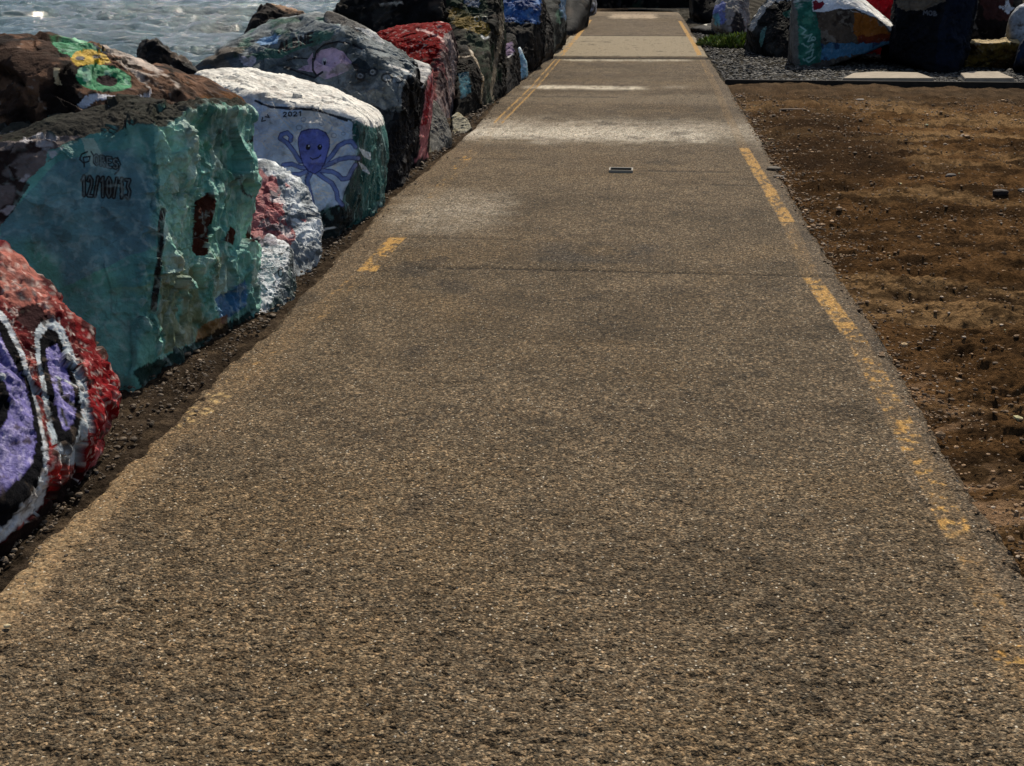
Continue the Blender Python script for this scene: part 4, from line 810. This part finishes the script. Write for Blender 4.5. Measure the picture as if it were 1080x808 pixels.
boulder('small pale blue painted stone standing at the foot of the blue boulder', [gp(542, 84), gp(555, 79), V(543, 78, Yb-.4), V(546, 48, Yb-.1), V(549, 49, Yb-.1), V(556, 66, Yb-.2), V(555, 78, Yb-.3), off(gp(542, 84), .0, .6), off(gp(555, 79), 0, .4)],
        lambda p: p.base((140, 182, 200), .6).blotch((90, 140, 165), 8, .0, .3, .7, 161).blotch((220, 230, 235), 10, .25, .2, .8, 162), 5, 21, amp=.6)
Yb = gy(53)
boulder('dark grey green boulder streaked with pale blue, beyond the blue one', [gp(572, 64), gp(593, 46), V(594, 40, Yb), V(597, 8, Yb+.8), V(596, -20, Yb+1), V(575, -26, Yb+1), V(568, 0, Yb), V(574, 60, Yb-1.5), off(gp(593, 46), -.3, 3), off(gp(593, 46), -2.8, 3), V(592, -8, Yb+3), V(570, -8, Yb+3)],
        lambda p: dk(p, (50, 58, 56), (84, 94, 92), 7).poly([(592, -10), (598, -6), (600, 10), (596, 22), (590, 14)], (96, 128, 160), 1.5, .8).poly([(588, 10), (594, 14), (590, 26), (586, 18)], (84, 120, 100), 1.5, .6), 6, 22, amp=.8)
Yb = gy(62)
boulder('black weathered boulder between the blue boulder and the grey green one', [gp(560, 74), gp(582, 58), V(582, 54, Yb), V(582, 24, Yb+.4), V(576, 6, Yb+.8), V(566, 14, Yb+.6), V(560, 70, Yb-.6), off(gp(582, 58), -.2, 2), off(gp(582, 58), -1.6, 2), V(574, 10, Yb+1.6)],
        lambda p: dk(p, (44, 40, 38), (84, 76, 66), 8), 6, 23, amp=.9)
Yb = gy(30)
boulder('black boulder just before the far end of the path, left side', [gp(600, 40), gp(619, 26), V(619, 20, Yb), V(624, -2, Yb+1), V(610, -16, Yb+1), V(598, -10, Yb), V(600, 36, Yb-2), off(gp(619, 26), -.3, 5), off(gp(619, 26), -3, 5), V(618, -8, Yb+4)],
        lambda p: dk(p, (40, 40, 40), (62, 60, 58), 9), 5, 24, amp=.8, mat=M_FARROCK)
Yb = gy(16)
boulder('pale grey rock with dark blotches at the far left end of the path', [gp(617, 17), gp(629, 13), V(628, 9, Yb), V(629, -4, Yb+.8), V(622, -10, Yb+1), V(616, -4, Yb), off(gp(629, 13), -.1, 3), off(gp(617, 17), -.4, 3), V(624, -4, Yb+2)],
        lambda p: p.base((150, 152, 160), .4).blotch((24, 24, 28), 2.2, .05, .15, .95, 171), 5, 25, amp=.8, mat=M_FARROCK)
# ---- rocks closing the far end
for i, (x0, x1, t, Yo, cl, lb) in enumerate([(606, 654, -30, 1.5, (36, 36, 38), 'black boulder closing the far end of the path, left one'), (640, 694, -26, 1.8, (30, 32, 34), 'low dark boulder closing the far end of the path, middle one'),
        (684, 738, -32, 1.4, (38, 38, 36), 'dark boulder closing the far end of the path, right one'), (630, 720, -44, 9, (44, 44, 44), 'taller dark boulder far beyond the end of the path')]):
    Y = YEND+Yo; q = gp(x0, 9, -.5); s = Y/CP.__class__([1])[0] if False else Y
    def c_(px, z, y): 
        p_ = V(px, 9, y); p_[2] = z; return p_
    zt = V(x0, t, Y)[2]
    boulder(lb, [c_(x0, -.6, Y), c_(x1, -.6, Y), c_(x0, -.6, Y+3), c_(x1, -.6, Y+3), c_(x0-2, zt*.5, Y), c_(x1+2, zt*.6, Y), c_((x0+x1)/2-8, zt, Y+.8), c_((x0+x1)/2+8, zt*.92, Y+.8), c_(x0, zt*.7, Y+2.5), c_(x1, zt*.7, Y+2.5)],
            lambda p, cl=cl, i=i: dk(p, cl, tuple(x+24 for x in cl), 20+i).blotch((30, 60, 40), 1.2, .3, .2, .5 if i == 1 else 0, 180), 5, 30+i, amp=1.0, mat=M_FARROCK, group='dark boulders closing the far end')

# ---- right side boulders
Yb = gy(58)
boulder('tall dark boulder in the distance right of the path end', [gp(732, 23), gp(762, 25), V(730, 16, gy(23)), V(764, 16, gy(23)), V(728, -10, gy(23)+.5), V(742, -24, gy(23)+1), V(764, -18, gy(23)+1), off(gp(732, 23), 0, 4), off(gp(762, 25), 0, 4), V(760, -14, gy(23)+4), V(732, -8, gy(23)+4)],
        lambda p: dk(p, (44, 42, 40), (70, 66, 60), 30), 5, 40, group=RG, mat=M_FARROCK)
boulder('low flat dark slab lying on the gravel near the far path edge', [gp(728, 33), gp(762, 38), V(728, 29, gy(33)), V(752, 24, gy(30)), V(762, 27, gy(33)), V(762, 35, gy(38)), gp(740, 27), gp(765, 30)],
        lambda p: dk(p, (52, 50, 48), (90, 86, 80), 31).stroke([(738, 24), (745, 26)], 1.6, (200, 195, 180)), 5, 41, group=RG, amp=.4, mat=M_FARROCK)
Yb = gy(38)
def R1(p):
    p.base((134, 130, 124), .3).blotch((84, 80, 76), 3, .1, .3, .7, 191, None, (1.5, 1.5, .5)).poly([(770, 36), (776, 12), (782, 14), (786, 32), (776, 40)], (24, 22, 22), 1.5, .95)
    p.poly([(750, 8), (764, 0), (764, 24), (756, 26)], (98, 110, 170), 2, .8).poly([(752, 16), (758, 12), (760, 28), (754, 26)], (90, 160, 160), 1.5, .7)
boulder('light grey boulder with blue and aqua paint on its left edge, behind the green weed', [gp(757, 36), gp(788, 40), V(752, 26, Yb), V(754, 2, Yb+.4), V(768, -14, Yb+.6), V(790, -18, Yb+.8), V(790, 36, Yb), V(772, 36, Yb-.5), off(gp(757, 36), 0, 2.5), off(gp(788, 40), 0, 2.5), V(788, -10, Yb+2.2), V(760, 0, Yb+2.2)], R1, 6, 42, group=RG, amp=.8)
Yb = gy(56)
def R2(p):
    dk(p, (58, 58, 56), (78, 78, 74), 33)
    p.poly([(788, 30), (796, 16), (808, 2), (815, -6), (800, -20), (830, -30), (840, 0), (818, 2), (808, 10), (798, 24), (793, 34)], (164, 162, 158), 1.5, 1, .3)
    p.poly([(800, 44), (804, 30), (808, 28), (807, 38), (803, 50)], (90, 130, 124), 1, .8).poly([(826, 14), (838, 6), (838, 20), (828, 18)], (44, 100, 84), 1.5, .8)
boulder('dark boulder with a pale grey sloping shoulder, left of the green and white boulder', [gp(800, 58), gp(838, 62), V(792, 34, Yb), V(790, 26, Yb+.1), V(808, 0, Yb+.3), V(818, -10, Yb+.6), V(840, -18, Yb+.7), V(846, 20, Yb), V(838, 58, Yb-.6), V(803, 54, Yb-.1), off(gp(800, 58), -.1, 2), off(gp(838, 62), 0, 2), V(835, -12, Yb+2)], R2, 7, 43, group=RG, amp=.7)
Yb = gy(67)
def R3(p):
    p.base((70, 64, 60), .5)
    p.blotch((112, 104, 94), 6, .1, .3, .6, 201)
    q = [(866, 10), (905, 12), (925, 22), (940, 34), (930, 42), (886, 46), (870, 44), (862, 30)]
    p.poly(q, (88, 76, 66), 2, 1).tex(q, (46, 38, 36), 6, .0, .3, .8, seed=202).tex(q, (130, 122, 112), 8, .25, .2, .7, seed=203)
    p.poly([(902, 12), (915, 16), (932, 28), (942, 36), (930, 42), (905, 44), (900, 28)], (150, 88, 26), 2.2, .9)
    p.poly([(905, 38), (940, 35), (940, 43), (905, 46)], (96, 22, 20), 2, .8)
    p.poly([(852, 46), (880, 46), (910, 46), (945, 42), (950, 50), (890, 60), (850, 66)], (66, 112, 144), 2, 1).tex([(852, 46), (910, 46), (945, 42), (890, 60), (850, 66)], (26, 40, 74), 8, .1, .2, .8, seed=204)
    p.poly([(836, -30), (858, -30), (860, 12), (866, 40), (866, 66), (842, 70), (840, 20)], (38, 96, 84), 1.5, 1, .5).tex([(836, -30), (858, -30), (860, 12), (866, 40), (842, 70)], (80, 140, 120), 7, .1, .3, .6, seed=205)
    p.poly([(832, 5), (841, 8), (843, 66), (838, 70), (833, 50)], (106, 104, 100), 1, 1, .3)
    p.poly([(856, -30), (905, -30), (920, 4), (938, 18), (952, 36), (940, 32), (925, 20), (904, 10), (888, 9), (868, 13), (857, 12)], (222, 226, 234), 1, 1, .5)
    p.up((236, 234, 230), .5, .65, 1, .4)
    p.poly([(857, 2), (860, 0), (864, 3), (868, 1), (870, 4), (866, 9), (858, 11)], (116, 22, 40), .3)
    lt = (140, 178, 172)
    for s_ in ([(844, 28), (850, 32), (846, 36), (853, 38)], [(848, 40), (856, 36), (852, 44), (858, 42)], [(846, 46), (852, 50), (858, 46), (854, 54)], [(850, 56), (858, 52), (856, 60), (850, 62)], [(847, 62), (853, 66), (860, 60)]): p.stroke(s_, 1.2, lt)
    p.ring(858, 41, 2, 2, 1, lt)
boulder('big faceted boulder with white top, green corner, orange patch and small dark red heart', [gp(842, 70, -.05), V(838, 66, Yb), V(834, 10, Yb), V(836, -12, Yb+.2), V(860, -40, Yb+.9), V(896, -8, Yb+.9), V(905, 8, Yb+.1), V(868, 66, Yb-.05), V(905, 56, Yb), V(944, 44, Yb+.1), V(950, 37, Yb+.1), V(952, 33, Yb+.5), V(930, 15, Yb+.8), gp(868, 70, -.05), off(gp(842, 70), 0, 1.6), off(gp(900, 62), .2, 1.6), V(948, 30, Yb+1.4), V(860, -34, Yb+2)], R3, 7, 44, group=RG, amp=.32, rnd=44, chips=1, chipd=.03, near=.6, wear=.25)
Yb = gy(60)
boulder('glossy red boulder behind the white topped one', [V(880, 45, Yb+1.4), V(888, -56, Yb+1.6), V(915, -66, Yb+1.8), V(950, -56, Yb+1.8), V(962, 0, Yb+1.6), V(958, 45, Yb+1.4), V(890, 60, Yb+3.6), V(960, 60, Yb+3.6), V(900, -50, Yb+3.4), V(950, -50, Yb+3.4), V(880, 62, Yb+1.5), V(960, 62, Yb+1.5)],
        lambda p: p.base((176, 12, 26), .5).blotch((130, 6, 18), 3, .1, .3, .6, 211), 6, 45, group=RG, amp=.6, wear=.1)
Yb = gy(70)
def R5(p):
    p.base((17, 19, 26), .35).blotch((10, 11, 15), 3, 0, .3, .7, 221)
    p.poly([(940, -30), (1000, -30), (998, 2), (975, 10), (955, 12), (945, 6)], (96, 88, 78), 1.5, .9)
    p.poly([(1000, 0), (1032, -10), (1012, 72), (985, 72), (990, 30)], (17, 25, 40), 1.5, .8)
    text(p, 'MOB', 974, 11, 8, .6, 4.2, 4.6, 1.0, (84, 88, 96), .25)
boulder('near black boulder with faint white scribbled letters, right of the orange patch', [gp(950, 68, -.05), gp(1006, 77), V(944, 60, Yb), V(946, 10, Yb+.1), V(950, -46, Yb+.4), V(1000, -60, Yb+.5), V(1036, -50, Yb+.4), V(1030, 10, Yb), V(1012, 72, Yb-.4), V(985, 74, Yb-.5), V(995, 6, Yb-.3), off(gp(950, 68), 0, 1.6), off(gp(1020, 68), 0, 1.6), V(1030, -44, Yb+1.8), V(960, -44, Yb+1.8)], R5, 7, 46, group=RG, amp=.9, rnd=36, chips=7, chipd=.08, wear=.15)
Yb = gy(69)
boulder('low block shaped rock painted dull ochre, right of the near black boulder', [gp(1018, 70), gp(1075, 70), V(1016, 46, Yb), V(1072, 44, Yb), V(1076, 46, Yb), V(1020, 43, Yb+.6), V(1070, 41, Yb+.6), gp(1018, 62), gp(1078, 62)],
        lambda p: p.base((140, 116, 58), .4).blotch((70, 34, 22), 4, .1, .3, .7, 231).blotch((34, 30, 22), 5, .1, .3, .8, 232).up((170, 150, 110), .5, .7, .8), 6, 47, group=RG, amp=.8, rnd=40, chips=5, chipd=.05)
Yb = gy(60)
def R7(p):
    dk(p, (50, 42, 40), (84, 82, 78), 35); p.poly([(1027, -20), (1070, -20), (1066, 22), (1040, 22)], (74, 44, 42), 3, .6).poly([(1025, -10), (1032, 0), (1028, 22), (1032, 34), (1027, 30), (1024, 18)], (124, 118, 110), 1, .9)
    w_ = (196, 200, 208)
    p.poly([(1062.5, 16), (1059, 9), (1062, -4), (1066, 6), (1066, 12)], w_, .2).poly([(1053, 10), (1054, 6), (1059, 7), (1062, 12), (1062, 14), (1056, 8.5)], w_, .2).poly([(1070, 8), (1066, 7), (1063, 13), (1066, 12)], w_, .2)
boulder('dark boulder with a pale three pointed lily emblem, above the ochre block', [V(1022, 55, Yb+.3), V(1024, -40, Yb+.4), V(1045, -56, Yb+.6), V(1075, -50, Yb+.6), V(1080, 50, Yb+.4), gp(1020, 64), gp(1080, 64), V(1026, -10, Yb+2), V(1075, -12, Yb+2), off(gp(1020, 64), 0, 2.5), off(gp(1080, 64), 0, 2.5)], R7, 6, 48, group=RG, amp=.5)
Yb = gy(68)
boulder('rounded pale grey boulder with white rim at the right edge of the frame', [V(1062, 24, Yb+.1), V(1064, 40, Yb), V(1068, 8, Yb+.2), V(1080, 1, Yb+.4), V(1110, -4, Yb+.4), V(1130, 20, Yb+.3), V(1078, 46, Yb), V(1130, 60, Yb), V(1070, 10, Yb+1), V(1130, 10, Yb+1.2), gp(1075, 67), gp(1130, 69), off(gp(1075, 67), 0, 1), off(gp(1130, 69), 0, 1)],
        lambda p: p.base((140, 144, 150), .3).blotch((110, 112, 116), 6, .1, .3, .5, 241).poly([(1072, 0), (1090, -4), (1090, 12), (1076, 8)], (210, 212, 216), 1, .8), 6, 49, group=RG, amp=.35, rnd=12)
boulder('dark blue rock at the lower right corner of the boulder row', [gp(1068, 72), gp(1120, 76), V(1076, 42, gy(73)+.1), V(1090, 36, gy(73)+.2), V(1130, 40, gy(73)), V(1070, 66, gy(73)), gp(1070, 66), gp(1130, 66)],
        lambda p: p.base((24, 36, 58), .4).blotch((14, 20, 30), 4, .1, .3, .7, 251), 6, 50, group=RG, amp=.4)

# ---------------------------------------------------------------- edging board, concrete slabs, slot, stones, weed
def prism(name, poly, z0, z1, mat, bev=.008, parent=None):
    bm = bmesh.new(); v = [bm.verts.new((x, y, z0)) for x, y in poly]; f = bm.faces.new(v)
    r = bmesh.ops.extrude_face_region(bm, geom=[f]); bmesh.ops.translate(bm, vec=(0, 0, z1-z0), verts=[q for q in r['geom'] if isinstance(q, bmesh.types.BMVert)])
    bmesh.ops.recalc_face_normals(bm, faces=bm.faces); bmesh.ops.bevel(bm, geom=list(bm.edges), offset=bev, segments=2, affect='EDGES')
    me = bpy.data.meshes.new(name); bm.to_mesh(me); bm.free(); me.materials.append(mat); o = bpy.data.objects.new(name, me); COL.objects.link(o); o.parent = parent; return o
m_board = simple('weathered_board', (.03, .026, .022), .8, 12)
a = G(763, 88); b = G(1100, 84.5)
n_ = 9
for i in range(1):
    P_ = [(a[0]+.02, a[1]-.05), (b[0]+3, a[1]-.05+.0), (b[0]+3, a[1]+.03), (a[0]+.02, a[1]+.03)]
    o = prism('edging_board', P_, -.12, .055, m_board); set_props(o, 'long dark edging board between the dirt and the gravel', 'edging')
m_slab = simple('pale_concrete', (.34, .29, .225), .9, 9, .6, .22)
for poly, lb in (([(889, 82.5), (985, 82.5), (968, 76.5), (925, 75.5), (900, 77)], 'long pale flat slab lying behind the edging board'), ([(1018, 82.5), (1070, 82.5), (1053, 75.5), (1024, 75.5), (1013, 77)], 'shorter pinkish pale slab behind the edging board, in front of the ochre block')):
    P_ = [G(x, y, .06)[:2] for x, y in poly]; P_ = [(x, max(y, a[1]+.05)) for x, y in P_]
    o = prism('concrete_slab', P_[::-1] if False else P_, -.04, .062, m_slab, .006); set_props(o, lb, 'slab', 'pale slabs behind the edging board')
# slot of a small inspection cover in the path
q = G(655, 181); hw = .095
e = bpy.data.objects.new('drain_slot', None); COL.objects.link(e); e.location = (q[0], q[1], 0.006)
set_props(e, 'small rectangular metal framed slot set in the middle of the path', 'drain cover')
m_met = simple('worn_metal', (.34, .31, .26), .8, 60, .3, .1); m_dark = simple('slot_dark', (.006, .006, .006), 1); m_dark.node_tree.nodes['Principled BSDF'].inputs['Specular IOR Level'].default_value = 0
bm = bmesh.new()
for x0, x1, y0, y1 in ((-hw, hw, -.070, -.062), (-hw, hw, .062, .078), (-hw, -hw+.010, -.0615, .0615), (hw-.012, hw, -.0615, .0615)):
    r = bmesh.ops.create_cube(bm, size=1)
    for v in r['verts']: v.co = Vector(((x0+x1)/2+v.co.x*(x1-x0), (y0+y1)/2+v.co.y*(y1-y0), v.co.z*.02+.006))
me = bpy.data.meshes.new('slot_frame'); bm.to_mesh(me); bm.free(); me.materials.append(m_met); o = bpy.data.objects.new('slot_frame', me); COL.objects.link(o); o.parent = e
o = prism('slot_dark_sheet', [(-hw+.018, -.060), (hw-.018, -.060), (hw-.018, .060), (-hw+.018, .060)], -.004, .010, m_dark, .002, e)  # black sheet standing in for the darkness inside the slot

def stones(name, pts, sizes, cols, mat=M_STONE, sub=2):
    bm = bmesh.new(); bmesh.ops.create_icosphere(bm, subdivisions=sub, radius=1); v = np.array([x.co[:] for x in bm.verts]); f = np.array([[q.index for q in x.verts] for x in bm.faces]); bm.free()
    rng = np.random.default_rng(5); VV, FF, CC = [], [], []
    shapes = []
    for k in range(14):
        u = v*(1+.22*vn(v+k*9, 1.3, k)+.12*vn(v+k*9, 3, k+50))[:, None]; 
        for _ in range(4):
            d = rng.normal(size=3); d /= np.linalg.norm(d); t = u @ d; lim = .62+.2*rng.random(); u = u-np.clip(t-lim, 0, None)[:, None]*d
        shapes.append(u)
    for i, (p, s) in enumerate(zip(pts, sizes)):
        th = rng.random()*6.28; c_, s_ = math.cos(th), math.sin(th); u = shapes[i % 14]*np.array([1, .6+.35*rng.random(), .4+.3*rng.random()])*s
        u = u @ np.array([[c_, s_, 0], [-s_, c_, 0], [0, 0, 1]])
        VV.append(u+p); FF.append(f+i*len(v)); CC.append(np.repeat(cols[i][None], len(v), 0))
    return mesh_np(name, np.concatenate(VV), np.concatenate(FF), mat, np.concatenate(CC), smooth=False)
rng = np.random.default_rng(3)
# verge gravel between boulders and path
n = 8500; yy = 2.6+(rng.random(n)**1.5)*34; xx = ext(LE, yy)-.02-np.abs(rng.normal(size=n))*.17-.02*rng.random(n)
ii = rng.random(n) < .05; xx = np.where(ii, ext(LE, yy)+rng.random(n)*.12, xx)
sz = np.exp(rng.normal(size=n)*.5)*.0037*(1+yy*.08); sz = np.where(ii, sz*.6, np.minimum(sz, .045))
c = np.array([.095, .070, .047])*np.exp(rng.normal(size=(n, 1))*.45)
z = np.where(ii, .006, -.010)+.5*sz
o = stones('loose_gravel', np.stack([xx, yy, z], 1), sz, np.clip(c, .02, .5)); set_props(o, 'loose dark stone chips along the foot of the left boulders', 'gravel', kind='stuff')
# crumbs on the dirt and along its edge
n = 26000; yy = 1.6+(rng.random(n)**1.25)*14; xx = ext(RE, yy)+.01+rng.random(n)**1.5*3.8
clump = vn(np.stack([xx, yy, yy*0], 1), 3, 881); keep = rng.random(n) < .35+.65*ss(clump, -.4, .5); yy = yy[keep]; xx = xx[keep]; n = len(xx)
sp = rng.random(n) < .05; xx = np.where(sp, ext(RE, yy)-.05+rng.random(n)*.08, xx)
sz = np.exp(rng.normal(size=n)*.45)*.0042*(1+yy*.07); c = np.array([.17, .105, .055])*np.exp(rng.normal(size=(n, 1))*.55); c = np.where((rng.random(n) < .05)[:, None], np.array([.42, .33, .24]), c)
P_ = np.stack([xx, yy, yy*0], 1); z = -.030+.012+dirt_fields(P_, 0.6)*1.0+vn(P_, .45, 120)*.03; z = np.where(sp, .006, z+.3*sz)
o = stones('dirt_crumbs', np.stack([xx, yy, z], 1), sz, np.clip(c, .02, .5), sub=1); set_props(o, 'small stones and clods scattered on the bare dirt', 'small stones', kind='stuff')
# gravel beyond the board
n = 9000; yy = Y_KERB+.1+rng.random(n)**1.4*14; xx = ext(RE, yy)+.02+rng.random(n)*4.5
sz = np.exp(rng.normal(size=n)*.35)*.022; c = np.array([.070, .064, .055])*np.exp(rng.normal(size=(n, 1))*.5)
o = stones('grey_gravel', np.stack([xx, yy, yy*0-.005], 1), sz, np.clip(c, .03, .6)); set_props(o, 'loose grey gravel between the path and the right hand boulders', 'gravel', kind='stuff')

def stone(lb, px, py, L_, W_, Hh, col, rot=0, sd=0, z=-.02):
    u, F = ico(4); S = u+sd*5.1; r = 1+.16*fbm(S, 1.2, 3, 401)
    u = u*r[:, None]; u = np.sign(u)*np.abs(u)**.8; c_, s_ = math.cos(R(rot)), math.sin(R(rot)); v = u*np.array([L_, W_, Hh])*.5
    v = v @ np.array([[c_, s_, 0], [-s_, c_, 0], [0, 0, 1]])
    col_ = np.ones((len(v), 3))*lin(col)*(1+.3*fbm(S, 3, 3, 405))[:, None]
    o = mesh_np('stone', v, F, M_STONE, col_); g = G(px, py); o.location = (g[0], g[1], z+Hh*.35); set_props(o, lb, 'stone', 'single stones on the dirt'); return o
stone('flat dark stone with a pale right half, alone on the bare dirt', 1003, 186, .085, .07, .05, (70, 62, 56), 0, 1)
stone('small pale flat stone touching the dark stone on the dirt', 1016, 186, .085, .05, .025, (190, 175, 150), -8, 2)
stone('small dark stone on the dirt near the right edge of the frame', 1055, 203, .11, .08, .05, (44, 34, 30), 10, 3)
stone('dark stone cut by the right edge of the frame, on the dirt', 1079, 202, .08, .07, .05, (50, 40, 34), 40, 4)
stone('flat grey stone on the dirt near the edging board', 907, 105, .14, .14, .04, (130, 122, 112), 0, 5)
stone('thin pale flat stone on the dirt below the long slab', 940, 109, .20, .10, .025, (150, 135, 112), -5, 6)
stone('thin dark stick shaped stone on the dirt near the path', 836, 115, .30, .06, .03, (84, 66, 50), 3, 7)
# joint fragments of broken path edge by the yellow line
stone('broken asphalt chunk at the crumbled right edge of the path', 816, 179, .12, .10, .035, (84, 74, 62), 20, 8, -.005)
stone('smaller broken asphalt piece lower on the crumbled right path edge', 822, 187, .09, .09, .03, (74, 64, 54), -20, 9, -.008)
stone('pale chip lying on the lower left margin of the path', 8, 662, .018, .012, .008, (190, 175, 140), 20, 10, .002)

# green weed cushion
def weed():
    g = G(775, 49); e = bpy.data.objects.new('weed_plant', None); COL.objects.link(e); e.location = (g[0], g[1], -.02)
    set_props(e, 'low bright green weed cushion on the gravel beside the grey boulders', 'plant')
    rng = np.random.default_rng(8); n = 3000
    th = rng.random(n)*6.28; r = np.sqrt(rng.random(n)); X = r*np.cos(th)*.62*(1+.25*np.sin(3*th)); Y = r*np.sin(th)*.6
    top = .28*(1-r**2)**.6*(.75+.5*(vn(np.stack([X, Y, X*0], 1), 4, 3))) ; Z = top*(.35+.65*rng.random(n)**.5)
    d = np.stack([np.cos(th)*r+rng.normal(size=n)*.5, np.sin(th)*r+rng.normal(size=n)*.5, .5+rng.random(n)], 1); d /= np.linalg.norm(d, axis=1)[:, None]
    s = np.cross(d, rng.normal(size=(n, 3))); s /= np.linalg.norm(s, axis=1)[:, None]
    L_ = (.05+.09*rng.random(n))[:, None]; P = np.stack([X, Y, Z], 1); wv = .017
    VV = np.stack([P-s*wv*.4, P+s*wv*.4, P+d*L_*.55+s*wv, P+d*L_, P+d*L_*.55-s*wv], 1).reshape(-1, 3)
    F = np.arange(n)[:, None]*5+np.array([0, 1, 2, 3, 4])[None]
    c = np.array([.10, .145, .025])*np.exp(rng.normal(size=(n, 1))*.5); ye = (rng.random(n) < .2)[:, None]; c = np.where(ye, c*np.array([1.7, 1.3, 1]), c)
    m = mat_col('leaf', rough=(.55, .6), var=.15, bump=0.05); p = m.node_tree.nodes['Principled BSDF']
    mesh_np('foliage', VV, F, m, np.repeat(c, 5, 0), False, e)
    k = 26; VV = []; FF = []
    for i in range(k):
        t = rng.random()*6.28; q = rng.random()*.5; a_ = np.array([.05*math.cos(t), .05*math.sin(t), 0]); b_ = np.array([q*math.cos(t), q*math.sin(t)*.8, .2*(1-q)])
        for P0, rr in ((a_, .008), (b_, .003)):
            for j in range(4): VV.append(P0+rr*np.array([math.cos(j*1.57), math.sin(j*1.57), 0]))
        for j in range(4): FF.append([i*8+j, i*8+(j+1) % 4, i*8+4+(j+1) % 4, i*8+4+j])
    mesh_np('stem', np.array(VV), np.array(FF), simple('stem', (.08, .07, .03), .8), None, False, e)
weed()
